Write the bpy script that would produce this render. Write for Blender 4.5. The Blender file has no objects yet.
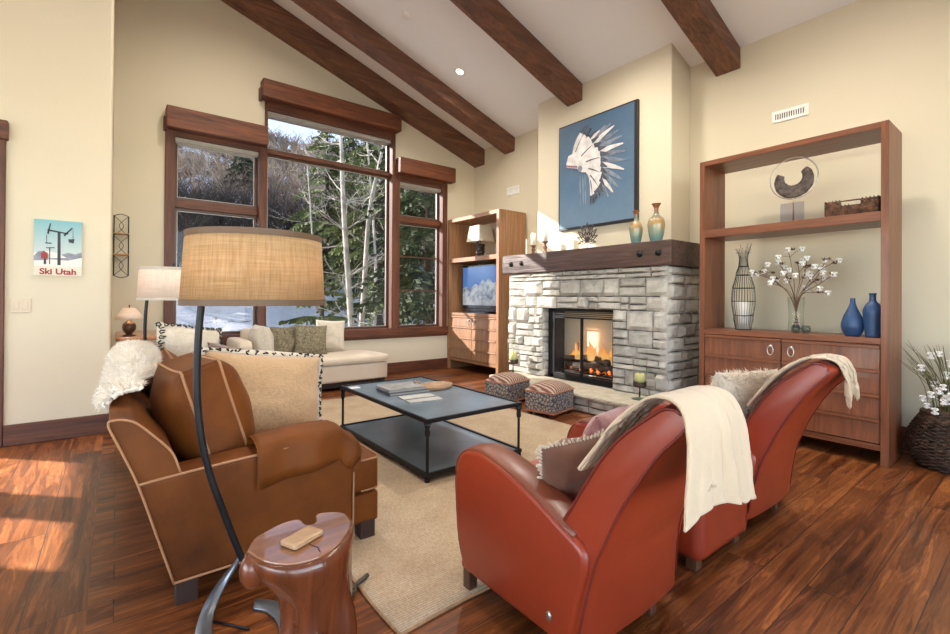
import bpy, bmesh, math, random
EXPOSURE=-0.18; SKY=1.3; SUN=32.0; GABLE=170; SIDE=150; DOWN=235; BULB=75
from mathutils import Vector, Matrix, noise
PI = math.pi
C = bpy.context.scene.collection
rnd = random.Random(7)

# ------------------------------------------------------------------ materials
MATS = {}
def _new(name):
    m = bpy.data.materials.new(name); m.use_nodes = True
    nt = m.node_tree; b = nt.nodes['Principled BSDF']
    return m, nt, b
def N(nt, t, **kw):
    n = nt.nodes.new(t)
    for k, v in kw.items(): setattr(n, k, v)
    return n
def coords(nt, scale=(1, 1, 1), rot=(0, 0, 0), kind='Object'):
    tc = N(nt, 'ShaderNodeTexCoord'); mp = N(nt, 'ShaderNodeMapping')
    mp.inputs['Scale'].default_value = scale; mp.inputs['Rotation'].default_value = rot
    nt.links.new(tc.outputs[kind], mp.inputs[0]); return mp.outputs[0]
def ramp(nt, fac, stops):
    r = N(nt, 'ShaderNodeValToRGB'); e = r.color_ramp.elements
    while len(e) < len(stops): e.new(.5)
    for i, (p, c) in enumerate(stops): e[i].position = p; e[i].color = (*c, 1)
    nt.links.new(fac, r.inputs[0]); return r.outputs[0]
def noise_tex(nt, vec, scale, detail=4, rough=.5, dist=0):
    n = N(nt, 'ShaderNodeTexNoise'); n.inputs['Scale'].default_value = scale
    n.inputs['Detail'].default_value = detail; n.inputs['Roughness'].default_value = rough
    n.inputs['Distortion'].default_value = dist; nt.links.new(vec, n.inputs['Vector']); return n.outputs['Fac']
def bump(nt, b, h, strength=.2, dist=.01, prev=None):
    bn = N(nt, 'ShaderNodeBump'); bn.inputs['Strength'].default_value = strength; bn.inputs['Distance'].default_value = dist
    nt.links.new(h, bn.inputs['Height'])
    if prev is not None: nt.links.new(prev, bn.inputs['Normal'])
    nt.links.new(bn.outputs[0], b.inputs['Normal']); return bn.outputs[0]
def mixc(nt, fac, a, c, mode='MIX'):
    m = N(nt, 'ShaderNodeMix', data_type='RGBA', blend_type=mode)
    for i, v in ((0, fac), (6, a), (7, c)):
        if isinstance(v, (int, float)): m.inputs[i].default_value = v
        elif isinstance(v, tuple): m.inputs[i].default_value = (*v, 1)
        else: nt.links.new(v, m.inputs[i])
    return m.outputs[2]
def plain(name, col, rough=.5, metal=0, var=.08, nscale=8, bmp=0, bscale=60, coat=0, sheen=0, spec=.5, trans=0, emit=None, estr=0):
    if name in MATS: return MATS[name]
    m, nt, b = _new(name); v = coords(nt)
    f = noise_tex(nt, v, nscale)
    lo = tuple(max(0, c * (1 - var)) for c in col); hi = tuple(min(1, c * (1 + var)) for c in col)
    nt.links.new(ramp(nt, f, [(.3, lo), (.7, hi)]), b.inputs['Base Color'])
    b.inputs['Roughness'].default_value = rough; b.inputs['Metallic'].default_value = metal
    b.inputs['Coat Weight'].default_value = coat; b.inputs['Coat Roughness'].default_value = .15
    b.inputs['Sheen Weight'].default_value = sheen; b.inputs['Specular IOR Level'].default_value = spec
    b.inputs['Transmission Weight'].default_value = trans
    if emit: b.inputs['Emission Color'].default_value = (*emit, 1); b.inputs['Emission Strength'].default_value = estr
    if bmp: bump(nt, b, noise_tex(nt, v, bscale, 3), bmp, .005)
    MATS[name] = m; return m
def wood(name, dark, light, axis='X', scale=1.0, rough=.4, bmp=.25, coat=0, contrast=.5):
    """grain stretched along one object axis"""
    if name in MATS: return MATS[name]
    m, nt, b = _new(name)
    s = [14 * scale] * 3; s['XYZ'.index(axis)] = 1.1 * scale
    v = coords(nt, tuple(s)); s2 = [60 * scale] * 3; s2['XYZ'.index(axis)] = 2.5 * scale; v2 = coords(nt, tuple(s2))
    f = noise_tex(nt, v, 1, 5, .6, 1.2); f2 = noise_tex(nt, v2, 1, 3, .6)
    mid = tuple((a + c) / 2 for a, c in zip(dark, light))
    c1 = ramp(nt, f, [(.5 - contrast / 2, dark), (.5, mid), (.5 + contrast / 2, light)])
    c2 = ramp(nt, f2, [(.3, (.62, .62, .62)), (.65, (1, 1, 1))])
    nt.links.new(mixc(nt, 1.0, c1, c2, 'MULTIPLY'), b.inputs['Base Color'])
    b.inputs['Roughness'].default_value = rough; b.inputs['Coat Weight'].default_value = coat
    n = bump(nt, b, f2, bmp, .004); bump(nt, b, f, bmp, .01, n)
    MATS[name] = m; return m
def fabric(name, col, col2=None, scale=1.0, rough=.9, bmp=.35, sheen=.3, weave=True, trans=0, blotch=3.0):
    if name in MATS: return MATS[name]
    m, nt, b = _new(name); v = coords(nt)
    col2 = col2 or tuple(c * .78 for c in col)
    f = noise_tex(nt, v, blotch, 5, .6)
    c = ramp(nt, f, [(.3, col2), (.7, col)])
    if weave:
        w1 = noise_tex(nt, coords(nt, (40 * scale, 400 * scale, 40 * scale)), 1, 2)
        w2 = noise_tex(nt, coords(nt, (40 * scale, 40 * scale, 400 * scale)), 1, 2)
        w = N(nt, 'ShaderNodeMath', operation='ADD'); nt.links.new(w1, w.inputs[0]); nt.links.new(w2, w.inputs[1])
        wr = ramp(nt, w.outputs[0], [(.35, (.75, .75, .75)), (.65, (1, 1, 1))])
        wr = ramp(nt, w1, [(.35, (.78, .78, .78)), (.6, (1, 1, 1))])
        c = mixc(nt, 1.0, c, wr, 'MULTIPLY'); bump(nt, b, w.outputs[0], bmp, .002)
    else: bump(nt, b, noise_tex(nt, v, 90 * scale, 3), bmp, .003)
    nt.links.new(c, b.inputs['Base Color']); b.inputs['Roughness'].default_value = rough
    b.inputs['Sheen Weight'].default_value = sheen
    if trans: b.inputs['Transmission Weight'].default_value = trans
    MATS[name] = m; return m
def glassm(name, col=(1, 1, 1), rough=0, thin=True, tint=.0):
    if name in MATS: return MATS[name]
    m = bpy.data.materials.new(name); m.use_nodes = True; nt = m.node_tree; nt.nodes.clear()
    o = N(nt, 'ShaderNodeOutputMaterial'); t = N(nt, 'ShaderNodeBsdfTransparent'); g = N(nt, 'ShaderNodeBsdfGlossy')
    g.inputs['Roughness'].default_value = max(rough, .02); t.inputs[0].default_value = (*col, 1)
    lw = N(nt, 'ShaderNodeLayerWeight'); lw.inputs[0].default_value = .5; pw = N(nt, 'ShaderNodeMath', operation='POWER'); pw.inputs[1].default_value = 5
    ma = N(nt, 'ShaderNodeMath', operation='MULTIPLY_ADD'); ma.inputs[1].default_value = .9; ma.inputs[2].default_value = .012; mx = N(nt, 'ShaderNodeMixShader')
    nt.links.new(lw.outputs['Facing'], pw.inputs[0]); nt.links.new(pw.outputs[0], ma.inputs[0])
    nt.links.new(ma.outputs[0], mx.inputs[0]); nt.links.new(t.outputs[0], mx.inputs[1]); nt.links.new(g.outputs[0], mx.inputs[2])
    nt.links.new(mx.outputs[0], o.inputs[0]); MATS[name] = m; return m
def emis(name, col, strength):
    if name in MATS: return MATS[name]
    m, nt, b = _new(name); b.inputs['Base Color'].default_value = (*col, 1)
    b.inputs['Emission Color'].default_value = (*col, 1); b.inputs['Emission Strength'].default_value = strength
    MATS[name] = m; return m

# ------------------------------------------------------------------ objects
BASE = {}
def base_of(o):
    while o is not None:
        if o.name in BASE: return BASE[o.name]
        o = o.parent
    return Vector((0, 0, 0))
def tag(o, label=None, cat=None, group=None, kind=None):
    if label: o['label'] = label
    if cat: o['category'] = cat
    if group: o['group'] = group
    if kind: o['kind'] = kind
    return o
def thing(name, label, cat, loc=(0, 0, 0), group=None, kind=None):
    o = bpy.data.objects.new(name, None); C.objects.link(o); o.location = loc; o.empty_display_size = .1
    BASE[o.name] = Vector(loc); return tag(o, label, cat, group, kind)
def obj(name, bm, m, parent=None, bevel=0, smooth=False, sub=0, base=None, seg=2, recalc=True, angle=.6):
    """bm holds world coordinates (or coordinates of the un-moved thing)"""
    if recalc: bmesh.ops.recalc_face_normals(bm, faces=bm.faces)
    b = base_of(parent) if parent is not None else Vector(base or (0, 0, 0))
    if b.length: bmesh.ops.translate(bm, verts=bm.verts, vec=-b)
    me = bpy.data.meshes.new(name); bm.to_mesh(me); bm.free()
    for x in (m if isinstance(m, (list, tuple)) else [m]): me.materials.append(x)
    o = bpy.data.objects.new(name, me); C.objects.link(o)
    if parent is not None: o.parent = parent
    else: o.location = b; BASE[o.name] = b
    if smooth: me.polygons.foreach_set('use_smooth', [True] * len(me.polygons))
    if bevel:
        md = o.modifiers.new('Bevel', 'BEVEL'); md.width = bevel; md.segments = seg; md.limit_method = 'ANGLE'; md.angle_limit = angle
    if sub: md = o.modifiers.new('Sub', 'SUBSURF'); md.levels = sub; md.render_levels = sub
    return o
def copy_tree(o, parent=None):
    c = o.copy(); C.objects.link(c); c.parent = parent
    for ch in [x for x in bpy.data.objects if x.parent == o and x != c]: copy_tree(ch, c)
    return c
def struct(name, bm, m, **k):
    o = obj(name, bm, m, **k); o['kind'] = 'structure'; return o

# ------------------------------------------------------------------ mesh makers
def B(): return bmesh.new()
def box(bm, x0, x1, y0, y1, z0, z1, M=None):
    v = [bm.verts.new(Vector(p) if M is None else M @ Vector(p)) for p in
         ((x0, y0, z0), (x1, y0, z0), (x1, y1, z0), (x0, y1, z0), (x0, y0, z1), (x1, y0, z1), (x1, y1, z1), (x0, y1, z1))]
    for f in ((0, 3, 2, 1), (4, 5, 6, 7), (0, 1, 5, 4), (1, 2, 6, 5), (2, 3, 7, 6), (3, 0, 4, 7)): bm.faces.new([v[i] for i in f])
    return bm
def bx(*a, M=None): return box(B(), *a, M=M)
def prism(bm, pts, axis, a, b, M=None):
    """2-D outline extruded along axis from a to b"""
    def p3(p, t):
        q = {'X': (t, p[0], p[1]), 'Y': (p[0], t, p[1]), 'Z': (p[0], p[1], t)}[axis]
        return Vector(q) if M is None else M @ Vector(q)
    A = [bm.verts.new(p3(p, a)) for p in pts]; Bv = [bm.verts.new(p3(p, b)) for p in pts]; n = len(pts)
    bm.faces.new(A); bm.faces.new(Bv[::-1])
    for i in range(n): bm.faces.new((A[i], Bv[i], Bv[(i + 1) % n], A[(i + 1) % n]))
    return bm
def frame_of(t):
    t = t.normalized(); u = Vector((0, 0, 1)) if abs(t.z) < .9 else Vector((1, 0, 0))
    a = t.cross(u).normalized(); return a, t.cross(a).normalized()
def tube(bm, pts, r, n=8, cap=True):
    pts = [Vector(p) for p in pts]; R = r if isinstance(r, (list, tuple)) else [r] * len(pts); rings = []
    a = None
    for i, p in enumerate(pts):
        t = (pts[min(i + 1, len(pts) - 1)] - pts[max(i - 1, 0)])
        if t.length < 1e-9: t = Vector((0, 0, 1))
        t.normalize()
        if a is None: a, b = frame_of(t)
        else:
            a = (a - t * a.dot(t))
            if a.length < 1e-6: a, b = frame_of(t)
            a.normalize(); b = t.cross(a)
        rings.append([bm.verts.new(p + (a * math.cos(2 * PI * k / n) + b * math.sin(2 * PI * k / n)) * R[i]) for k in range(n)])
    for i in range(len(rings) - 1):
        for k in range(n): bm.faces.new((rings[i][k], rings[i][(k + 1) % n], rings[i + 1][(k + 1) % n], rings[i + 1][k]))
    if cap and n > 2: bm.faces.new(rings[0][::-1]); bm.faces.new(rings[-1])
    return bm
def lathe(bm, prof, c=(0, 0, 0), n=24, close=True, sq=None, M=None):
    """prof: (r, z) list"""
    c = Vector(c); rings = []
    for r, z in prof:
        if r < 1e-5: rings.append([bm.verts.new(c + Vector((0, 0, z)))])
        else: rings.append([bm.verts.new(c + Vector((r * math.cos(2 * PI * k / n), r * math.sin(2 * PI * k / n), z))) for k in range(n)])
    for i in range(len(rings) - 1):
        a, b = rings[i], rings[i + 1]
        for k in range(n):
            k2 = (k + 1) % n
            if len(a) == 1 and len(b) == 1: continue
            if len(a) == 1: bm.faces.new((a[0], b[k2], b[k]))
            elif len(b) == 1: bm.faces.new((a[k], a[k2], b[0]))
            else: bm.faces.new((a[k], a[k2], b[k2], b[k]))
    if close:
        if len(rings[0]) > 1: bm.faces.new(rings[0][::-1])
        if len(rings[-1]) > 1: bm.faces.new(rings[-1])
    if M is not None: bmesh.ops.transform(bm, matrix=M, verts=bm.verts)
    return bm
def smoothpath(pts, n=6):
    """Catmull-Rom through points"""
    P = [Vector(p) for p in pts]; out = []
    for i in range(len(P) - 1):
        p0 = P[max(i - 1, 0)]; p1 = P[i]; p2 = P[i + 1]; p3 = P[min(i + 2, len(P) - 1)]
        for k in range(n):
            t = k / n
            out.append(.5 * ((2 * p1) + (p2 - p0) * t + (2 * p0 - 5 * p1 + 4 * p2 - p3) * t * t + (3 * p1 - p0 - 3 * p2 + p3) * t ** 3))
    out.append(P[-1]); return out
def R3(x=0, y=0, z=0):
    return Matrix.Rotation(z, 4, 'Z') @ Matrix.Rotation(y, 4, 'Y') @ Matrix.Rotation(x, 4, 'X')
def TM(loc, rx=0, ry=0, rz=0): return Matrix.Translation(loc) @ R3(rx, ry, rz)
def basis(loc, ux, uy, uz=None):
    ux = Vector(ux).normalized(); uy = Vector(uy); uy = (uy - ux * uy.dot(ux)).normalized(); uz = ux.cross(uy)
    M = Matrix((ux, uy, uz)).transposed().to_4x4(); M.translation = Vector(loc); return M
def pillow(bm, w, h, t, M, n=18, p=2.6, wr=.008, seed=0, pinch=.07, side=None, box_=0):
    """scatter-cushion: w x h, thickness t, pinched corners, wrinkles. side: only +1 / -1 half"""
    rr = random.Random(seed); off = Vector((rr.random() * 50, rr.random() * 50, seed))
    def pt(i, j, s):
        u = -1 + 2 * i / n; v = -1 + 2 * j / n
        e = max(0, (1 - abs(u) ** p)) ** .55 * max(0, (1 - abs(v) ** p)) ** .55
        x = u * w / 2 * (1 - pinch * (1 - abs(u) ** 2 * 0) * (1 - v * v) * abs(u) ** 3); y = v * h / 2 * (1 - pinch * (1 - u * u) * abs(v) ** 3)
        z = s * (t / 2 * (e * (1 - box_) + box_ * min(1, e * 2.2))) + wr * noise.noise(Vector((u * 2.6, v * 2.6, s)) + off) * 2 * (e > 0)
        return M @ Vector((x, y, z))
    for s in ((1, -1) if side is None else (side,)):
        g = [[bm.verts.new(pt(i, j, s)) for j in range(n + 1)] for i in range(n + 1)]
        for i in range(n):
            for j in range(n):
                q = (g[i][j], g[i + 1][j], g[i + 1][j + 1], g[i][j + 1]); bm.faces.new(q if s > 0 else q[::-1])
    bmesh.ops.remove_doubles(bm, verts=bm.verts, dist=1e-4)
    return bm
def rim(w, h, M, pinch=.07, n=10):
    """points on the seam of a pillow"""
    pts = []
    for a, b in (((-1, -1), (1, -1)), ((1, -1), (1, 1)), ((1, 1), (-1, 1)), ((-1, 1), (-1, -1))):
        for k in range(n):
            s = k / n; u = a[0] + (b[0] - a[0]) * s; v = a[1] + (b[1] - a[1]) * s
            pts.append(M @ Vector((u * w / 2 * (1 - pinch * (1 - v * v) * abs(u) ** 3), v * h / 2 * (1 - pinch * (1 - u * u) * abs(v) ** 3), 0)))
    pts.append(pts[0].copy()); return pts
def rbox(bm, x0, x1, y0, y1, z0, z1, r=.03, n=4, puff=0, M=None, seed=0, wr=0):
    """soft upholstered box: subdivided cube with rounded edges, puffed faces"""
    cx, cy, cz = (x0 + x1) / 2, (y0 + y1) / 2, (z0 + z1) / 2; hx, hy, hz = (x1 - x0) / 2, (y1 - y0) / 2, (z1 - z0) / 2
    t = bmesh.new(); bmesh.ops.create_cube(t, size=2); bmesh.ops.subdivide_edges(t, edges=t.edges, cuts=9, use_grid_fill=True)
    for v in t.verts:
        u = v.co.copy(); q = Vector((u.x * hx, u.y * hy, u.z * hz))
        inner = Vector((max(-hx + r, min(hx - r, q.x)), max(-hy + r, min(hy - r, q.y)), max(-hz + r, min(hz - r, q.z))))
        d = q - inner
        if d.length > 1e-9: q = inner + d.normalized() * r
        if puff:
            q.x += math.copysign(puff, u.x) * (abs(u.x) > .99) * (1 - u.y ** 4) * (1 - u.z ** 4) * .6
            q.y += math.copysign(puff, u.y) * (abs(u.y) > .99) * (1 - u.x ** 4) * (1 - u.z ** 4) * .6
            q.z += math.copysign(puff, u.z) * (abs(u.z) > .99) * (1 - u.x ** 4) * (1 - u.y ** 4)
        if wr: q += Vector((1, 1, 1)) * wr * noise.noise(q * 5 + Vector((seed, seed * 3, 0)))
        q += Vector((cx, cy, cz)); v.co = q if M is None else M @ q
    me = bpy.data.meshes.new('t'); t.to_mesh(me); t.free(); bm.from_mesh(me); bpy.data.meshes.remove(me)
    return bm
def sheet(bm, rows, thick=0):
    """grid of points -> surface (optionally two-sided with thickness along normals)"""
    g = [[bm.verts.new(Vector(p)) for p in r] for r in rows]
    for i in range(len(g) - 1):
        for j in range(len(g[0]) - 1): bm.faces.new((g[i][j], g[i + 1][j], g[i + 1][j + 1], g[i][j + 1]))
    return bm
def solid(o, t, off=0):
    md = o.modifiers.new('Solid', 'SOLIDIFY'); md.thickness = t; md.offset = off; return o
def text_bm(s, size, M, ext=.001, bold=0):
    cu = bpy.data.curves.new('t', 'FONT'); cu.body = s; cu.size = size; cu.extrude = ext; cu.align_x = 'CENTER'; cu.offset = bold
    o = bpy.data.objects.new('t', cu); C.objects.link(o)
    dg = bpy.context.evaluated_depsgraph_get(); me = bpy.data.meshes.new_from_object(o.evaluated_get(dg))
    bm = B(); bm.from_mesh(me); bmesh.ops.transform(bm, matrix=M, verts=bm.verts)
    bpy.data.objects.remove(o); bpy.data.curves.remove(cu); bpy.data.meshes.remove(me); return bm

# ================================================================== camera
cam_d = bpy.data.cameras.new('camera'); cam = bpy.data.objects.new('camera', cam_d); C.objects.link(cam)
yaw, pit, rol, FL = .6633, -.0046, .0059, 458.68
fv = Vector((math.sin(yaw) * math.cos(pit), math.cos(yaw) * math.cos(pit), -math.sin(pit)))
rv = Vector((math.cos(yaw), -math.sin(yaw), 0)); uv = rv.cross(fv)
r2 = rv * math.cos(rol) + uv * math.sin(rol); u2 = -rv * math.sin(rol) + uv * math.cos(rol)
Mc = Matrix((r2, u2, -fv)).transposed().to_4x4(); Mc.translation = Vector((0, 0, 1.2)); cam.matrix_world = Mc
cam_d.sensor_width = 36; cam_d.lens = FL / 950 * 36; cam_d.shift_y = -20.82 / 950; cam_d.clip_start = .05; cam_d.clip_end = 300
bpy.context.scene.camera = cam
vs = bpy.context.scene.view_settings; vs.view_transform = 'Standard'; vs.look = 'None'; vs.gamma = 1; vs.exposure = EXPOSURE
bpy.context.scene.cycles.max_bounces = 8; bpy.context.scene.cycles.diffuse_bounces = 5; bpy.context.scene.cycles.transparent_max_bounces = 12
bpy.context.scene.cycles.sample_clamp_indirect = 6; bpy.context.scene.cycles.use_denoising = True
bpy.context.scene.cycles.caustics_reflective = False; bpy.context.scene.cycles.caustics_refractive = False

# ================================================================== room shell
XW, YW, YL = 5.1, 6.55, 5.17           # fireplace wall, window wall, left wall
XR = -1.0                              # ridge
def ceil(x): return 3.83 + .34 * (XW - x) if x > XR else 3.83 + .34 * (XW - XR) - .34 * (XR - x)
def paint(name, col):
    m, nt, b = _new(name); v = coords(nt)
    nt.links.new(ramp(nt, noise_tex(nt, v, .8, 4), [(.3, tuple(c * .95 for c in col)), (.7, col)]), b.inputs['Base Color'])
    b.inputs['Roughness'].default_value = .75; bump(nt, b, noise_tex(nt, v, 45, 4, .6), .12, .006); return m
wall_m = paint('cream_plaster', (.68, .61, .465)); ceil_m = paint('ceiling_plaster', (.90, .91, .92))
trim_m = wood('red_brown_trim', (.055, .015, .007), (.19, .060, .024), 'X', 1.0, .5, .3, 0)
trimz_m = wood('red_brown_trim_upright', (.055, .015, .007), (.19, .060, .024), 'Z', 1.0, .5, .3, 0)
trimy_m = wood('red_brown_trim_deep', (.055, .015, .007), (.19, .060, .024), 'Y', 1.0, .5, .3, 0)
head_m = wood('window_header_wood', (.06, .017, .008), (.28, .088, .034), 'X', 1.3, .5, .35, 0)
beam_m = wood('hewn_beam_wood', (.060, .024, .013), (.30, .125, .060), 'X', .8, .5, .7, 0)

def floor_mat(name, along, pw, seed):
    m, nt, b = _new(name)
    rot = (0, 0, 0) if along == 'X' else (0, 0, PI / 2)
    v = coords(nt, (1, 1, 1), rot)
    br = N(nt, 'ShaderNodeTexBrick'); br.offset = .37; br.offset_frequency = 2
    for k, val in (('Color1', (0, 0, 0, 1)), ('Color2', (1, 1, 1, 1)), ('Mortar', (.5, .5, .5, 1)), ('Scale', 1), ('Mortar Size', .0022), ('Mortar Smooth', .1), ('Bias', 0), ('Brick Width', 2.3), ('Row Height', pw)):
        br.inputs[k].default_value = val
    nt.links.new(v, br.inputs['Vector'])
    # every plank gets its own slice of grain
    sep = N(nt, 'ShaderNodeSeparateColor'); nt.links.new(br.outputs['Color'], sep.inputs[0])
    cmb = N(nt, 'ShaderNodeCombineXYZ'); mul = N(nt, 'ShaderNodeMath', operation='MULTIPLY'); mul.inputs[1].default_value = 37
    nt.links.new(sep.outputs[0], mul.inputs[0]); nt.links.new(mul.outputs[0], cmb.inputs[2])
    def grain(sx, sy, sc, det, dist):
        mp = N(nt, 'ShaderNodeMapping'); mp.inputs['Scale'].default_value = (sx, sy, 1); nt.links.new(v, mp.inputs[0])
        ad = N(nt, 'ShaderNodeVectorMath', operation='ADD'); nt.links.new(mp.outputs[0], ad.inputs[0]); nt.links.new(cmb.outputs[0], ad.inputs[1])
        return noise_tex(nt, ad.outputs[0], sc, det, .6, dist)
    g1 = grain(.7, 8, 1.5, 5, 1.2); g2 = grain(3, 70, 1, 4, .4); g3 = grain(1, 1, 1.7, 3, .3)
    # cathedral figure: rings of a distorted wave
    c = ramp(nt, g1, [(.28, (.11, .032, .011)), (.45, (.28, .090, .028)), (.6, (.50, .175, .050)), (.78, (.66, .28, .09))])
    w = N(nt, 'ShaderNodeMath', operation='MULTIPLY'); w.inputs[1].default_value = 55; nt.links.new(g1, w.inputs[0])
    sn = N(nt, 'ShaderNodeMath', operation='SINE'); nt.links.new(w.outputs[0], sn.inputs[0])
    c = mixc(nt, .55, c, ramp(nt, sn.outputs[0], [(.0, (.45, .40, .38)), (.55, (1, 1, 1))]), 'MULTIPLY')
    c = mixc(nt, .7, c, ramp(nt, g2, [(.35, (.55, .5, .48)), (.62, (1, 1, 1))]), 'MULTIPLY')
    c = mixc(nt, .75, c, ramp(nt, g3, [(.3, (.45, .42, .42)), (.68, (1.0, 1.0, 1.0))]), 'MULTIPLY')
    c = mixc(nt, .8, c, ramp(nt, sep.outputs[0], [(.0, (.62, .58, .56)), (1, (1, 1, 1))]), 'MULTIPLY')
    c = mixc(nt, br.outputs['Fac'], c, (.045, .02, .012))
    nt.links.new(c, b.inputs['Base Color'])
    nt.links.new(ramp(nt, g3, [(.3, (.26,) * 3), (.7, (.42,) * 3)]), b.inputs['Roughness'])
    inv = N(nt, 'ShaderNodeMath', operation='SUBTRACT'); inv.inputs[0].default_value = 1; nt.links.new(br.outputs['Fac'], inv.inputs[1])
    n = bump(nt, b, g2, .12, .003); n = bump(nt, b, g3, .35, .012, n); bump(nt, b, inv.outputs[0], .5, .004, n)
    b.inputs['Coat Weight'].default_value = .05; b.inputs['Coat Roughness'].default_value = .12; b.inputs['Specular IOR Level'].default_value = .4
    return m
struct('floor', bx(-.08, XW + .2, -4.2, YW + .2, -.12, 0), floor_mat('wide_plank_floor', 'X', .165, 1))
struct('floor_hall', bx(-6, -.08, -4.2, 8.5, -.12, 0), floor_mat('hall_plank_floor', 'Y', .27, 2))

# window wall: strips between and around three openings
WO = [(.52, 1.49, .70, 3.2), (1.55, 3.45, .70, 3.88), (3.53, 4.41, .70, 3.2)]
bm = B()
def strip(x0, x1, z0=None, z1=None, y0=YW, y1=YW + .2):
    a = z0 if z0 is not None else 0
    prism(bm, [(x0, a), (x1, a), (x1, z1 if z1 is not None else ceil(x1) + .05), (x0, z1 if z1 is not None else ceil(x0) + .05)], 'Y', y0, y1)
strip(-.24, .52); strip(1.49, 1.55); strip(3.45, 3.53); strip(4.41, XW + .2)
for x0, x1, a, b_ in WO: strip(x0, x1, 0, a); strip(x0, x1, b_)
struct('wall_window', bm, wall_m)
struct('wall_fireplace', bx(XW, XW + .2, -4.2, YW, 0, 4.0), wall_m)
struct('wall_chimney', prism(B(), [(4.7, 0), (XW, 0), (XW, ceil(XW) + .05), (4.7, ceil(4.7) + .05)], 'Y', 2.59, 4.586), wall_m, bevel=.012)
# left wall facing the camera, with the doorway to the hall
bm = B()
def lstrip(x0, x1, z0, z1=None):
    xs = [x0] + ([XR] if x0 < XR < x1 else []) + [x1]
    prism(bm, [(x0, z0), (x1, z0)] + ([(x, ceil(x) + .05) for x in xs[::-1]] if z1 is None else [(x1, z1), (x0, z1)]), 'Y', YL, YL + .18)
lstrip(-.79, -.04, 0); lstrip(-2.95, -.79, 2.45); lstrip(-6, -2.95, 0)
struct('wall_left', bm, wall_m, bevel=.02, seg=4)
struct('wall_left_return', prism(B(), [(YL + .18, 0), (YW, 0), (YW, ceil(0) + .05), (YL + .18, ceil(0) + .05)], 'X', -.24, -.04), wall_m)
# ceiling, both slopes
t = .15
struct('ceiling', prism(B(), [(XW + .25, ceil(XW + .25)), (XR, ceil(XR)), (-6.2, ceil(-6.2)), (-6.2, ceil(-6.2) + t), (XR, ceil(XR) + t), (XW + .25, ceil(XW + .25) + t)], 'Y', -4.2, YW + .2), ceil_m)
# far side of the room behind the camera: gable and side walls, openings added to admit fill light
bm = B()
def bstrip(x0, x1, z0, z1=None):
    xs = [x0] + ([XR] if x0 < XR < x1 else []) + [x1]
    prism(bm, [(x0, z0), (x1, z0)] + ([(x, ceil(x) + .05) for x in xs[::-1]] if z1 is None else [(x1, z1), (x0, z1)]), 'Y', -4.2, -4.0)
bstrip(-6, -5, 0); bstrip(-5, 4, 3.3); bstrip(-5, 4, 0, .35); bstrip(-2.1, -1.9, .35, 3.3); bstrip(.9, 1.1, .35, 3.3); bstrip(4, XW, 0)
struct('wall_back', bm, wall_m)
bm = bx(-6.2, -6, -4.2, -3, 0, 4.3); box(bm, -6.2, -6, -3, 3.5, 0, .3); box(bm, -6.2, -6, -3, 3.5, 2.9, 4.3); box(bm, -6.2, -6, 3.5, YL + .18, 0, 4.3)
struct('wall_side', bm, wall_m)
# hall behind the left wall (its side window throws the sun patches on the floor)
bm = B()
for y0, y1, z0, z1 in ((5.35, 5.74, 0, 2.8), (5.74, 7.50, 1.82, 2.8), (5.74, 7.50, 0, .15), (7.50, 8.2, 0, 2.8), (6.40, 6.69, .15, 1.82), (5.74, 5.76, .15, 1.82)): box(bm, -3.3, -3.2, y0, y1, z0, z1)
struct('wall_hall_side', bm, wall_m)
struct('wall_hall_end', bx(-3.3, -.04, 8.1, 8.25, 0, 4.25), wall_m)
siding = wood('outside_siding', (.10, .06, .04), (.22, .14, .09), 'Y', 1, .7)
struct('wall_sun_blocker', bx(-.24, -.04, YW + .2, 8.25, 0, 4.25), siding)  # unseen wall added to keep the sun off the left window
struct('ceiling_hall', bx(-3.3, -.04, YL + .18, 8.25, 2.8, 2.95), ceil_m)

# baseboards
def bb(name, m, *a): struct(name, bx(*a), m, bevel=.006)
bb('baseboard_left', trim_m, -.70, -.04, YL - .025, YL, 0, .17)
bb('baseboard_left_return', trimy_m, -.04, -.015, YL - .025, YW, 0, .17)
bb('baseboard_window', trim_m, -.015, 4.6, YW - .025, YW, 0, .17)
bb('baseboard_fireplace', trimy_m, XW - .025, XW, -4, 2.39, 0, .17)
bb('baseboard_corner', trimy_m, XW - .025, XW, 4.9, YW, 0, .17)
bb('baseboard_window_corner', trim_m, 4.6, XW - .03, YW - .025, YW, 0, .17)

# door casing on the far left
d1 = struct('door_1', bx(-.80, -.70, YL - .03, YL + .18, 0, 2.45), trimz_m, bevel=.006)
o = obj('door_casing', bx(-3.05, -2.95, YL - .03, YL + .18, 0, 2.45), trimz_m, d1, bevel=.006)
o = obj('door_header', bx(-3.08, -.685, YL - .06, YL + .18, 2.43, 2.58), trim_m, d1, bevel=.008)

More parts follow.
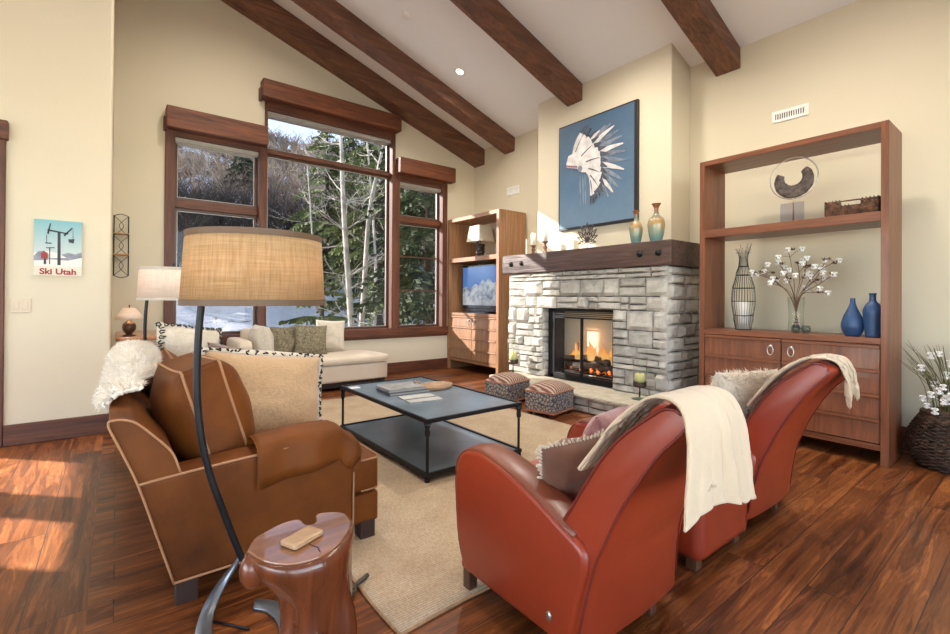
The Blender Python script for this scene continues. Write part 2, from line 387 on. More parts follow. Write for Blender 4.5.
# windows
glass_m = glassm('window_glass', (.6, .6, .61)); alu_m = plain('window_liner', (.09, .04, .025), .35, 0, .1); sil_m = plain('silver_liner', (.45, .43, .40), .35, .3)
def window(n, x0, x1, z0, z1, rails, hdr, lj, rj, muntins=()):
    """casing boards on the wall, jambs in the opening, a sash per light, rails, one pane each"""
    w = struct('window_%d' % n, B(), trimz_m) if False else None
    bm = B(); yo, yi = YW + .15, YW - .03
    box(bm, x0 - lj, x0, YW - .035, YW, .72, z1 + .12); box(bm, x1, x1 + rj, YW - .035, YW, .72, z1 + .12)
    w = struct('window_%d' % n, bm, trimz_m, bevel=.004)
    jb = B(); box(jb, x0 - .03, x0 + .0, YW, yo, z0, z1); box(jb, x1, x1 + .03, YW, yo, z0, z1)
    obj('jamb', jb, trimz_m, w)
    hb = B(); box(hb, x0 - .03, x1 + .03, YW - .03, yo, z1, z1 + .14)
    obj('head_jamb', hb, trim_m, w)
    hx0, hx1, hz0, hz1 = hdr; h = B(); box(h, hx0, hx1, 6.38, YW, hz0, hz1)
    obj('header_beam', h, head_m, w, bevel=.012, seg=3)
    h = B(); box(h, hx0 - .02, hx0 + .02, 6.47, YW, hz0 - .02, hz0 + .14); obj('header_bracket', h, trimz_m, w, bevel=.003)
    # stepped insect-screen track under the header
    tr = B()
    for k in range(3): box(tr, x0, x1, YW + .02 + k * .035, YW + .035 + k * .035, z1 - .05 - .012 * k, z1)
    obj('screen_track', tr, sil_m, w)
    zs = [z0] + [r for rr in rails for r in rr] + [z1]
    for i in range(0, len(zs), 2):
        a, c = zs[i], zs[i + 1]; f = B(); s = .032
        box(f, x0, x0 + s, YW + .09, yo, a, c); box(f, x1 - s, x1, YW + .09, yo, a, c)
        box(f, x0 + s, x1 - s, YW + .09, yo, a, a + s); box(f, x0 + s, x1 - s, YW + .09, yo, c - s, c)
        sash = obj('sash', f, alu_m, w, bevel=.003)
        obj('pane', bx(x0 + s - .003, x1 - s + .003, YW + .118, YW + .124, a + s - .003, c - s + .003), glass_m, sash)
        bd = B(); q = .006
        box(bd, x0 + s, x0 + s + q, YW + .10, YW + .116, a + s, c - s); box(bd, x1 - s - q, x1 - s, YW + .10, YW + .116, a + s, c - s)
        box(bd, x0 + s, x1 - s, YW + .10, YW + .116, a + s, a + s + q); box(bd, x0 + s, x1 - s, YW + .10, YW + .116, c - s - q, c - s)
        obj('glazing_bead', bd, sil_m, sash)
    for (a, c) in rails: obj('rail', bx(x0, x1, YW + .05, yo + .01, a, c), trim_m, w, bevel=.004)
    for z in muntins: obj('muntin', bx(x0 + .03, x1 - .03, YW + .105, YW + .14, z - .011, z + .011), alu_m, w)
    return w
window(1, .54, 1.47, .72, 3.12, [(2.28, 2.38)], (.44, 1.545, 3.18, 3.43), .1, .075)
window(2, 1.57, 3.42, .72, 3.70, [(3.14, 3.185)], (1.48, 3.51, 3.815, 4.055), .025, .055)
w3 = window(3, 3.56, 4.38, .72, 3.07, [(2.43, 2.52)], (3.49, 4.56, 3.175, 3.42), .085, .10, (1.88, 1.325))
hd = B(); box(hd, 3.93, 4.03, YW + .07, YW + .1, .745, .765); box(hd, 3.95, 4.09, YW + .045, YW + .06, .75, .762); obj('crank_handle', hd, plain('bronze', (.1, .06, .04), .4, .7), w3, bevel=.003)
struct('trim_sill', bx(.44, 4.50, YW - .055, YW + .16, .60, .72), trim_m, bevel=.006)
struct('trim_apron', bx(.44, 4.50, YW - .03, YW, .56, .60), trim_m, bevel=.004)

# ceiling beams
def beam(y0, y1, xe, label, hh=.222):
    bm = B(); n = 26; xs = [XR - .0 + (xe - XR) * k / n for k in range(n + 1)]; rings = []
    for i, x in enumerate(xs):
        c = ceil(x); j = [noise.noise(Vector((x * 1.5, y0 * 7 + q * 3.1, 0))) * .009 for q in range(4)]
        rings.append([bm.verts.new((x, y0 + j[0], c - hh + j[1])), bm.verts.new((x, y1 + j[2], c - hh + j[3])), bm.verts.new((x, y1, c - .001)), bm.verts.new((x, y0, c - .001))])
    for i in range(n):
        for k in range(4): bm.faces.new((rings[i][k], rings[i][(k + 1) % 4], rings[i + 1][(k + 1) % 4], rings[i + 1][k]))
    bm.faces.new(rings[0][::-1]); bm.faces.new(rings[-1])
    o = obj('ceiling_beam', bm, beam_m, base=(xe, (y0 + y1) / 2, ceil(xe) - .11), bevel=.008)
    tag(o, label, 'beam', 'dark timber beams under the sloped ceiling')
beam(6.27, 6.549, XW, 'dark timber ceiling beam lying flush against the window wall', .275)
beam(5.49, 5.74, XW, 'dark timber ceiling beam ending above the television cabinet, second from the window wall')
beam(3.79, 4.04, 4.7, 'dark timber ceiling beam ending on the chimney breast above the painting')
beam(2.06, 2.31, XW, 'dark timber ceiling beam ending right of the chimney above the open bookcase')
beam(.33, .58, XW, 'dark timber ceiling beam whose tip just shows at the top right corner')
# ceiling fixtures
def on_ceil(x, y, d=0): return TM((x, y, ceil(x) - d), 0, math.atan(.34), 0)
t = thing('recessed_light', 'small round recessed ceiling light between two beams, switched on', 'light', (3.69, 5.09, ceil(3.69)))
bm = B(); lathe(bm, [(.05, -.002), (.075, -.008), (.08, -.004), (.08, 0), (.05, .001)], n=28, close=False); bmesh.ops.transform(bm, matrix=on_ceil(3.69, 5.09), verts=bm.verts)
obj('trim_ring', bm, plain('white_metal', (.85, .84, .8), .4), t, smooth=True)
bm = B(); lathe(bm, [(0, -.004), (.05, -.004), (.05, -.001)], n=28); bmesh.ops.transform(bm, matrix=on_ceil(3.69, 5.09), verts=bm.verts)
obj('lens', bm, emis('lamp_lens', (1, .9, .72), 6), t)
for (x, y, lab) in ((2.74, 4.88, 'white smoke detector disc on the ceiling near its top edge'), (3.72, 4.17, 'small white sprinkler cap on the ceiling beside the beam over the chimney')):
    r = .055 if x < 3 else .035; bm = B(); lathe(bm, [(r, 0), (r, -.018), (r * .8, -.026), (0, -.028)], n=24, close=False)
    bmesh.ops.transform(bm, matrix=on_ceil(x, y, .0005), verts=bm.verts)
    tag(obj('smoke_detector' if x < 3 else 'sprinkler_cap', bm, plain('white_metal', (.85, .84, .8), .4), smooth=True, base=(x, y, ceil(x))), lab, 'smoke detector' if x < 3 else 'sprinkler')
def vent(y0, y1, z0, z1, lab):
    t = thing('air_vent', lab, 'vent', (XW, (y0 + y1) / 2, (z0 + z1) / 2)); wm = plain('white_metal', (.85, .84, .8), .4)
    f = B(); e = .028
    box(f, XW - .012, XW, y0, y0 + e, z0, z1); box(f, XW - .012, XW, y1 - e, y1, z0, z1); box(f, XW - .012, XW, y0 + e, y1 - e, z0, z0 + e); box(f, XW - .012, XW, y0 + e, y1 - e, z1 - e, z1)
    obj('frame', f, wm, t, bevel=.002)
    obj('duct', bx(XW - .003, XW - .001, y0 + e, y1 - e, z0 + e, z1 - e), plain('vent_dark', (.02, .02, .02), .8), t)
    n = int((y1 - y0 - 2 * e) / .018); s = B()
    for k in range(n):
        y = y0 + e + (k + .5) * (y1 - y0 - 2 * e) / n; box(s, -.009, -.003, -.0045, .0045, z0 + e, z1 - e, M=TM((XW, y, 0), 0, 0, .6))
    obj('louver', s, wm, t)
vent(1.46, 1.765, 2.94, 3.05, 'white louvred wall vent above the open bookcase')
vent(5.38, 5.67, 2.90, 3.03, 'white louvred wall vent above the television cabinet')

# ================================================================== light
w = bpy.data.worlds.new('sky'); bpy.context.scene.world = w; w.use_nodes = True; nt = w.node_tree
bg = nt.nodes['Background']; sk = N(nt, 'ShaderNodeTexSky'); sk.sky_type = 'NISHITA'; sk.sun_disc = False
sk.sun_elevation = math.radians(22); sk.sun_rotation = math.radians(-44); sk.altitude = 2000; sk.air_density = 1.0; sk.dust_density = .4; sk.ozone_density = 1.5
hs = N(nt, 'ShaderNodeHueSaturation'); hs.inputs['Saturation'].default_value = .7; nt.links.new(sk.outputs[0], hs.inputs['Color']); nt.links.new(hs.outputs[0], bg.inputs[0]); bg.inputs[1].default_value = SKY
sd = Vector((1, -1.02, -.585)).normalized()
sl = bpy.data.lights.new('sun', 'SUN'); sl.energy = SUN; sl.angle = math.radians(.6); sl.color = (1, .93, .82)
so = bpy.data.objects.new('sun', sl); C.objects.link(so); so.rotation_euler = sd.to_track_quat('-Z', 'Y').to_euler()
def area(name, loc, d, sx, sy, e, col):
    l = bpy.data.lights.new(name, 'AREA'); l.shape = 'RECTANGLE'; l.size = sx; l.size_y = sy; l.energy = e; l.color = col
    o = bpy.data.objects.new(name, l); C.objects.link(o); o.location = loc; o.rotation_euler = Vector(d).to_track_quat('-Z', 'Z').to_euler(); return o
# added fill: area lamps in the unseen wall openings, tilted up to the ceiling
area('gable_fill', (-.5, -4.15, 1.85), (0, 1, 1.3), 8.8, 2.9, GABLE, (.84, .92, 1))
area('side_fill', (-6.1, .25, 1.6), (1, 0, 1.2), 6.4, 2.5, SIDE, (.84, .92, 1))
# fill spots added under the ceiling; only the first has a visible fixture
def spot(x, y, e):
    l = bpy.data.lights.new('ceiling_fill_spot', 'SPOT'); l.energy = e; l.spot_size = math.radians(150); l.spot_blend = 1; l.shadow_soft_size = .12; l.color = (1, .91, .79)
    o = bpy.data.objects.new('ceiling_fill_spot', l); C.objects.link(o); o.location = (x, y, ceil(x) - .03)
for x, y, e in ((3.69, 5.09, 1.1), (3.69, 3.0, 1.3), (3.69, 1.2, 1.1), (1.2, 4.9, 1.3), (1.2, 3.3, 1.0), (1.2, .9, .35), (-1.6, 3.6, .6), (-1.6, 1.0, .3), (2.4, -1.2, .35)): spot(x, y, DOWN * e)

# ================================================================== outdoors
def at(px, py, depth):
    """a place out there: direction of a photograph pixel and a distance, used once to find world coordinates"""
    return Vector((0, 0, 1.2)) + (r2 * ((px - 475) / FL) - u2 * ((py - 296.18) / FL) + fv) * depth
def sstep(a, b, x): t = max(0, min(1, (x - a) / (b - a))); return t * t * (3 - 2 * t)
def ground(x, y):
    r = math.hypot(x, y); az = x / max(y, .1)
    f = .22 + .78 * sstep(-.55, .02, az)
    h = -.75 + (r - 8) * .13 if r < 14 else .03 + (min(r, 46) - 14) * .455 + max(0, r - 46) * .05
    h = h * f if h > 0 else h
    n = noise.noise(Vector((x * .13, y * .13, 0))) * 1.6 + noise.noise(Vector((x * .45, y * .45, 3))) * .7
    return h + n * sstep(9, 22, r)
def pydata(name, V, F, m, parent=None, base=(0, 0, 0), smooth=False):
    b = base_of(parent) if parent is not None else Vector(base)
    me = bpy.data.meshes.new(name); me.from_pydata([(x - b.x, y - b.y, z - b.z) for x, y, z in V], [], F)
    me.materials.append(m); o = bpy.data.objects.new(name, me); C.objects.link(o)
    if parent is not None: o.parent = parent
    else: o.location = b; BASE[o.name] = b
    if smooth: me.polygons.foreach_set('use_smooth', [True] * len(me.polygons))
    return o
m, nt, b = _new('snowy_hillside'); v = coords(nt)
f1 = noise_tex(nt, v, .22, 8, .62, .6); f2 = noise_tex(nt, v, 1.6, 8, .7, .8)
ad = N(nt, 'ShaderNodeMath', operation='ADD'); nt.links.new(f1, ad.inputs[0]); nt.links.new(f2, ad.inputs[1])
sp = N(nt, 'ShaderNodeSeparateXYZ'); nt.links.new(v, sp.inputs[0])
hm = N(nt, 'ShaderNodeMapRange'); hm.inputs[1].default_value = 1; hm.inputs[2].default_value = 12; hm.inputs[3].default_value = .13; hm.inputs[4].default_value = -.06
nt.links.new(sp.outputs[2], hm.inputs[0]); ad2 = N(nt, 'ShaderNodeMath', operation='ADD'); nt.links.new(ad.outputs[0], ad2.inputs[0]); nt.links.new(hm.outputs[0], ad2.inputs[1]); hf = N(nt, 'ShaderNodeMath', operation='MULTIPLY'); hf.inputs[1].default_value = .5; nt.links.new(ad2.outputs[0], hf.inputs[0])
dirt = ramp(nt, f2, [(.3, (.09, .065, .05)), (.55, (.24, .165, .11)), (.75, (.38, .26, .17))])
c = mixc(nt, ramp(nt, hf.outputs[0], [(.485, (0, 0, 0)), (.515, (1, 1, 1))]), dirt, (.80, .82, .86))
nt.links.new(c, b.inputs['Base Color']); b.inputs['Roughness'].default_value = .85; bump(nt, b, f2, .6, .3)
V = []; F = []; nr, na = 90, 150
for i in range(nr):
    r = 7.2 + (i / (nr - 1)) ** 1.5 * 75
    for j in range(na):
        a = math.radians(-68 + 140 * j / (na - 1)); x, y = r * math.sin(a), r * math.cos(a) + .0
        y = max(y, 6.8) if -3.3 < x < 6 else y
        V.append((x, y, ground(x, y)))
for i in range(nr - 1):
    for j in range(na - 1): k = i * na + j; F.append((k, k + 1, k + na + 1, k + na))
hill = pydata('hillside', V, F, m, smooth=True); hill['kind'] = 'structure'

def stick(V, F, p, q, r0, r1):
    a, b_ = frame_of(q - p); k = len(V)
    for c, r in ((p, r0), (q, r1)):
        for t in range(3): V.append(tuple(c + (a * math.cos(2.094 * t) + b_ * math.sin(2.094 * t)) * r))
    for t in range(3): F.append((k + t, k + (t + 1) % 3, k + 3 + (t + 1) % 3, k + 3 + t))
# bare brush over the slope: nobody could count it
def brush(name, label, n, rr, azr, hgt, m, seed, base, thick=1.0, kind='stuff', nb=9):
    q = random.Random(seed); V = []; F = []
    for _ in range(n):
        r = math.sqrt(q.uniform(rr[0] ** 2, rr[1] ** 2)); a = math.atan(q.uniform(*azr)); x, y = r * math.sin(a), r * math.cos(a)
        if noise.noise(Vector((x * .16, y * .16, seed))) < -.10: continue
        g = ground(x, y); h = q.uniform(.5, 1) * hgt
        for k in range(nb):
            t = q.uniform(0, 2 * PI); L = h * q.uniform(.6, 1); s = q.uniform(.15, .6)
            p0 = Vector((x, y, g - .05)); p1 = p0 + Vector((math.cos(t) * s * .4, math.sin(t) * s * .4, .5)) * L
            p2 = p1 + Vector((math.cos(t + q.uniform(-.6, .6)) * s, math.sin(t + q.uniform(-.6, .6)) * s, .7)) * L * .7
            w = .008 * thick * (1 + r * .035); stick(V, F, p0, p1, w, w * .7); stick(V, F, p1, p2, w * .7, w * .3)
            for z in range(3):
                e = p1.lerp(p2, q.uniform(.0, .8)) if z else p0.lerp(p1, .7); d = Vector((q.uniform(-1, 1), q.uniform(-1, 1), q.uniform(.2, 1))) * L * .3
                stick(V, F, e, e + d, w * .5, w * .2)
    o = pydata(name, V, F, m, base=base); tag(o, label, 'brush', kind=kind); return o
br1 = plain('bare_twigs', (.40, .31, .235), .9, var=.5, nscale=.35); br2 = plain('dry_russet_twigs', (.42, .28, .18), .9, var=.35, nscale=.8); br3 = plain('dark_twigs', (.07, .055, .045), .9, var=.4, nscale=2)
brush('hillside_brush', 'grey brown leafless brush covering the snowy hillside', 2600, (19, 46), (-.25, 1.15), 2.3, br1, 3, (8, 25, 5), 2.6, nb=6)
brush('russet_scrub', 'reddish dry scrub between snow patches halfway up the slope', 700, (20, 32), (-.1, .75), 1.0, br2, 11, (6, 22, 4), 2.4, nb=8)
brush('tangled_twigs', 'dark tangled bare twigs on the slope beyond the left window', 230, (16.5, 24), (.0, .46), 2.3, br3, 5, (4.5, 18, 2), 1.7, nb=10)
brush('ridge_brush', 'bare treetops along the skyline under the patch of blue sky', 420, (43, 47), (-.1, 1.15), 1.8, br1, 8, (10, 42, 16), 1.6, nb=8)

def trunk_path(pts, depth, g=None): return smoothpath([at(x, y, depth + d) for x, y, d in pts], 5)
bark = plain('pale_aspen_bark', (.50, .46, .39), .8, var=.35, nscale=4); barkd = plain('dark_bark', (.10, .07, .05), .9, var=.3, nscale=6, bmp=.5)
def aspen(label, pts, depth, r0, seed, nb=18):
    q = random.Random(seed); path = trunk_path(pts, depth); n = len(path); b0 = path[0].copy(); b0.z = ground(b0.x, b0.y); path = [b0 - Vector((0, 0, .3))] + path
    t = thing('aspen_tree', label, 'tree', b0, 'aspen trees outside the big window')
    bm = B(); tube(bm, path, [r0 * (1 - .7 * i / n) for i in range(n + 1)], 8); obj('trunk', bm, bark, t, smooth=True)
    V = []; F = []
    def grow(p, d, L, r, lev):
        seg = 4
        for k in range(seg):
            d = (d + Vector((q.uniform(-.25, .25), q.uniform(-.25, .25), q.uniform(-.12, .2)))).normalized(); e = p + d * L / seg
            stick(V, F, p, e, r * (1 - k / seg * .6), r * (1 - (k + 1) / seg * .6)); p = e
            if lev: grow(p, (d + Vector((q.uniform(-1, 1), q.uniform(-1, 1), q.uniform(-.4, .6)))).normalized(), L * .5, r * .45, lev - 1)
    for k in range(nb):
        s = q.uniform(.12, .97); p = path[int(s * n)]; a = q.uniform(0, 2 * PI)
        grow(p, Vector((math.cos(a), math.sin(a), q.uniform(-.1, .7))).normalized(), q.uniform(.8, 1.9) * (1.15 - s * .6), r0 * .20, 2)
    pydata('branches', V, F, bark, t); return t
aspen('pale trunked bare tree nearest the middle of the big window', [(352, 335, 0), (349, 290, 0), (344, 216, .1), (342, 160, .2), (341, 120, .3), (345, 60, .5)], 10.5, .085, 1)
aspen('pale bare tree leaning right beside the first trunk', [(361, 335, .3), (364, 290, .3), (369, 216, .5), (378, 170, .6), (385, 140, .6), (400, 80, .8)], 10.5, .075, 2)
aspen('thin pale tree far right in the big window against the firs', [(374, 335, 2), (376, 280, 2), (372, 200, 2.2), (366, 120, 2.4), (368, 60, 2.6)], 11, .05, 3, 16)
aspen('slim pale sapling left of the main trunk on the slope', [(318, 320, 4), (314, 260, 4), (310, 200, 4.3), (306, 150, 4.5)], 11, .05, 4, 18)

needle = plain('fir_needles', (.15, .18, .065), .8, var=.5, nscale=1.2); needle2 = plain('dark_fir_needles', (.06, .085, .04), .85, var=.5, nscale=1.2)
def fir(label, px, depth, H, R, seed, mm=None, droop=.35, z0=.12):
    q = random.Random(seed); g = at(px, 300, depth); gx, gy = g.x, g.y; gz = ground(gx, gy)
    t = thing('fir_tree', label, 'tree', (gx, gy, gz), 'fir trees outside the windows'); top = Vector((gx, gy, gz))
    bm = B(); tube(bm, [top + Vector((0, 0, -.2)), top + Vector((0, 0, H))], [R * .075, .02], 8); obj('trunk', bm, barkd, t, smooth=True)
    V = []; F = []; nw = int(H * 3.2)
    for i in range(nw):
        s = z0 + (1 - z0) * (i + q.random()) / nw; L0 = R * (1 - s) ** .8 + .12
        for k in range(q.randint(6, 8)):
            a = q.uniform(0, 2 * PI); L = L0 * q.uniform(.65, 1.12); d = Vector((math.cos(a), math.sin(a), 0)); side = Vector((-d.y, d.x, 0))
            p0 = top + Vector((0, 0, s * H)); ns = max(3, int(L / .11)); pr = p0
            for j in range(1, ns + 1):
                u = j / ns; p = p0 + d * L * u + Vector((0, 0, .12 * L * u - droop * L * u * u * 1.3)) + side * q.uniform(-.03, .03)
                stick(V, F, pr, p, .012, .009); pr = p
                for sg in (-1, 1):
                    tl = (.10 + .26 * min(1, L) * math.sin(PI * min(.97, u * .85 + .12))) * q.uniform(.7, 1.2)
                    e = p + (side * sg * q.uniform(.6, 1) + d * q.uniform(.3, .8) + Vector((0, 0, -q.uniform(.15, .75)))).normalized() * tl
                    w = d * .028; z = Vector((0, 0, .03)); k0 = len(V)
                    V.extend([tuple(p - w), tuple(p.lerp(e, .55) - w - z), tuple(e), tuple(p.lerp(e, .55) + w + z), tuple(p + w)]); F.append((k0, k0 + 1, k0 + 2, k0 + 3, k0 + 4))
                    k0 = len(V); m_ = p.lerp(e, .5); V.extend([tuple(p), tuple(m_ + Vector((0, 0, .035)) + side * .03), tuple(e), tuple(m_ - Vector((0, 0, .045)) - side * .03)]); F.append((k0, k0 + 1, k0 + 2, k0 + 3))
    pydata('needles', V, F, mm or needle, t); return t
fir('tall green fir behind the pale trunks in the big window', 378, 14, 8.8, 2.3, 1)
fir('dark fir filling the narrow right window', 428, 10.3, 8.5, 1.9, 2, needle2, .5)
fir('green fir left of the pale trunks, lower on the slope', 326, 17, 6.2, 2.2, 3)
fir('fir between the big window and the narrow window', 398, 17.5, 10, 2.4, 4, needle2)
fir('short bushy young fir just outside the big window sill', 322, 11.5, 2.0, 1.3, 5, None, .2, .02)
fir('small fir high on the slope near the skyline at right', 352, 34, 6.5, 2.1, 6, needle2)
fir('second small fir high on the slope beside the first', 372, 31, 7.5, 2.2, 7)
fir('lone dark fir on the snow behind the left window', 243, 24, 3.5, 1.2, 8, needle2)
fir('tall fir beyond the narrow right window, farther back', 455, 17, 11, 2.6, 9, needle2)

# ================================================================== fireplace
def stone_mat(name, a, b_, c_):
    m, nt, b = _new(name); v = coords(nt)
    g = N(nt, 'ShaderNodeNewGeometry'); f = noise_tex(nt, v, 9, 6, .65); f2 = noise_tex(nt, v, 40, 5, .6)
    rn = ramp(nt, g.outputs['Random Per Island'], [(0, a), (.35, b_), (.7, c_), (1, tuple(x * 1.1 for x in b_))])
    c = mixc(nt, .75, rn, ramp(nt, f, [(.3, (.62, .60, .58)), (.6, (1, 1, 1))]), 'MULTIPLY')
    nt.links.new(c, b.inputs['Base Color']); b.inputs['Roughness'].default_value = .85
    n = bump(nt, b, f, .5, .02); bump(nt, b, f2, .3, .005, n); return m
stone_m = stone_mat('grey_ledge_stone', (.34, .32, .285), (.46, .44, .40), (.52, .485, .43))
slab_m = stone_mat('sandstone_slab', (.52, .47, .36), (.55, .50, .39), (.50, .46, .36))
mortar_m = plain('mortar', (.10, .09, .08), .95, var=.2, bmp=.5)
black_m = plain('black_iron', (.018, .018, .02), .45, .6, .2, bmp=.1)
def lay(W, H, holes, q, rows=(.05, .20), ws=(.09, .36)):
    """irregular coursed rubble rectangles covering W x H except the holes"""
    out = []; z = 0
    while z < H - .02:
        h = q.uniform(*rows)
        if H - z - h < .05: h = H - z
        for hole in holes:
            if z < hole[3] and hole[3] - z - h < .05: h = hole[3] - z
        segs = [(0, W)]
        for (a, b_, c, d) in holes:
            if z < d - .03 and z + h > c + .03:
                segs = [s for x0, x1 in segs for s in ((x0, min(x1, a)), (max(x0, b_), x1)) if s[1] - s[0] > .03]
            elif z < d <= z + h and z + h - d > .03: pass
        for x0, x1 in segs:
            x = x0
            while x < x1 - .01:
                w_ = q.uniform(*ws) * (1 if h > .09 else 1.2)
                if x1 - x - w_ < .08: w_ = x1 - x
                if h > .115 and q.random() < .5:
                    hh = h * q.uniform(.4, .6); out += [(x, x + w_, z, z + hh), (x, x + w_, z + hh, z + h)]
                else: out.append((x, x + w_, z, z + h))
                x += w_
        z += h
    return out
def stones(bm, rects, M, q, depth=.08, pr=(.0, .035), gap=.0045):
    for (x0, x1, z0, z1) in rects:
        g = gap; n = 5; pj = q.uniform(*pr); sd_ = q.random() * 90
        tl = [q.uniform(-.005, .005) for _ in range(4)]
        ta, tb = q.uniform(-.02, .02), q.uniform(-.02, .02)
        G = []
        for i in range(n + 1):
            r = []
            for j in range(n + 1):
                u, v = i / n, j / n; x = x0 + g + (x1 - x0 - 2 * g) * u; z = z0 + g + (z1 - z0 - 2 * g) * v
                eu = min(u, 1 - u); ev = min(v, 1 - v); e = min(1, min(eu * (x1 - x0), ev * (z1 - z0)) / .009)
                x += noise.noise(Vector((v * 2, sd_, 0))) * .006 * (u in (0, 1)); z += noise.noise(Vector((u * 3, sd_, 7))) * .007 * (v in (0, 1)) + tl[0] * (u - .5)
                y = pj * e + .004 + e * .012 + noise.noise(Vector((x * 14, z * 14, sd_))) * .012 * e + (u - .5) * ta * e + (v - .5) * tb * e
                r.append(bm.verts.new(M @ Vector((x, -y, z))))
            G.append(r)
        for i in range(n):
            for j in range(n): bm.faces.new((G[i][j], G[i + 1][j], G[i + 1][j + 1], G[i][j + 1]))
        ring = [G[i][0] for i in range(n + 1)] + [G[n][j] for j in range(1, n + 1)] + [G[i][n] for i in range(n - 1, -1, -1)] + [G[0][j] for j in range(n - 1, 0, -1)]
        iv = M.inverted(); bk = []
        for vv in ring: p = iv @ vv.co; p.y = depth; bk.append(bm.verts.new(M @ p))
        for k in range(len(ring)): bm.faces.new((ring[k], bk[k], bk[(k + 1) % len(ring)], ring[(k + 1) % len(ring)]))
    return bm
q = random.Random(21); SX = 4.33; HZ = .20
fp = thing('fireplace', 'grey stacked stone fireplace with a raised hearth and a thick dark timber mantel', 'fireplace', (4.33, 3.59, 0))
# local frames: x to the right seen from the room, -y out of the wall
MF = Matrix(((0, 1, 0, SX), (-1, 0, 0, 4.76), (0, 0, 1, HZ), (0, 0, 0, 1)))
FH = (4.76 - 4.12, 4.76 - 3.06, -1, 1.08 - HZ)
bm = B(); stones(bm, lay(2.34, 1.54 - HZ, [FH], q), MF, q)
MS = Matrix(((1, 0, 0, SX - .01), (0, 1, 0, 2.42), (0, 0, 1, HZ), (0, 0, 0, 1)))
stones(bm, lay(.77, 1.54 - HZ, [], q, ws=(.15, .4)), MS, q, pr=(0, .02))
MS2 = Matrix(((-1, 0, 0, 5.09), (0, -1, 0, 4.76), (0, 0, 1, HZ), (0, 0, 0, 1)))
stones(bm, lay(.76, 1.54 - HZ, [], q, ws=(.15, .4)), MS2, q, pr=(0, .015))
# reveal stones inside the opening, both cheeks
ML = Matrix(((-1, 0, 0, 4.47), (0, -1, 0, 4.115), (0, 0, 1, HZ), (0, 0, 0, 1)))
stones(bm, lay(.135, .88, [], q, rows=(.1, .2), ws=(.135, .14)), Matrix(((1, 0, 0, SX + .0), (0, 1, 0, 4.125), (0, 0, 1, HZ), (0, 0, 0, 1))), q, pr=(-.008, 0), depth=.05)
obj('stone_facing', bm, stone_m, fp, recalc=True, smooth=False)
bk = B(); box(bk, SX + .02, 5.09, 2.44, 3.05, HZ, 1.54); box(bk, SX + .02, 5.09, 4.13, 4.74, HZ, 1.54); box(bk, SX + .02, 5.09, 3.05, 4.13, 1.085, 1.54)
obj('mortar', bk, mortar_m, fp)
# hearth
hb = B(); box(hb, 3.90, SX + .02, 2.42, 4.54, 0, .15); obj('hearth_core', hb, mortar_m, fp)
hb = B(); stones(hb, lay(2.14, .15, [], q, rows=(.065, .15), ws=(.12, .3)), Matrix(((0, 1, 0, 3.90), (-1, 0, 0, 4.55), (0, 0, 1, 0), (0, 0, 0, 1))), q, depth=.05, pr=(0, .015))
stones(hb, lay(.42, .15, [], q, rows=(.06, .14), ws=(.12, .25)), Matrix(((1, 0, 0, 3.9), (0, 1, 0, 2.41), (0, 0, 1, 0), (0, 0, 0, 1))), q, depth=.05, pr=(0, .01))
stones(hb, lay(.42, .15, [], q, rows=(.06, .14), ws=(.12, .25)), Matrix(((-1, 0, 0, 4.32), (0, -1, 0, 4.55), (0, 0, 1, 0), (0, 0, 0, 1))), q, depth=.05, pr=(0, .01))
obj('hearth_riser', hb, stone_m, fp)
hs = B(); n = 60; ys = [2.37 + (4.61 - 2.37) * k / n for k in range(n + 1)]
rows = []
for zz, out in ((HZ, .012), (HZ - .006, 0), (HZ - .022, -.006), (HZ - .04, .0), (HZ - .052, .012)):
    rows.append([(3.85 + out + noise.noise(Vector((y * 19, zz * 60, 0))) * .008, y, zz) for y in ys])
top = [(4.36, y, HZ) for y in ys]; bot = [(4.0, y, HZ - .052) for y in ys]
sheet(hs, [top] + rows + [bot])
for e in (0, -1):
    hs.verts.ensure_lookup_table(); f = [Vector(r[e]) for r in [top] + rows + [bot]] + [Vector((4.36, ys[e], HZ - .052))]; hs.faces.new([hs.verts.new(p) for p in f])
obj('hearth_slab', hs, slab_m, fp)
# mantel
mm = wood('mantel_wood', (.028, .014, .012), (.14, .075, .058), 'Y', .9, .5, .8)
mb = B(); n = 50; rings = []
for i in range(n + 1):
    y = 2.34 + 2.48 * i / n; j = lambda s: noise.noise(Vector((y * 4, s, 0))) * .006
    rings.append([mb.verts.new(p) for p in ((4.25 + j(1), y, 1.54 + j(2)), (4.245 + j(5), y, 1.66 + j(9)), (4.25 + j(3), y, 1.79 + j(4) * .4), (5.098, y, 1.79), (5.098, y, 1.54))])
for i in range(n):
    for k in range(5): mb.faces.new((rings[i][k], rings[i][(k + 1) % 5], rings[i + 1][(k + 1) % 5], rings[i + 1][k]))
mb.faces.new(rings[0]); mb.faces.new(rings[-1][::-1])
# the chimney breast stands on the mantel: cut its footprint out by building the beam only in front and at the sides
mantel = obj('mantel', mb, mm, fp, bevel=.008)
for y in (4.64, 4.43, 2.68, 2.475):
    t = B(); lathe(t, [(.036, 0), (.036, .006), (.024, .008)], n=20, M=basis((4.247, y, 1.668), (0, 1, 0), (0, 0, 1)) @ R3(0, PI, 0)) if False else None
    Mb = Matrix(((0, 0, -1, 4.249), (0, 1, 0, y), (1, 0, 0, 1.668), (0, 0, 0, 1)))
    lathe(t, [(.036, 0), (.034, .008), (.024, .010), (.024, .024), (.014, .036), (0, .038)], n=6 if False else 18, M=Mb)
    obj('bolt', t, black_m, mantel, smooth=True)
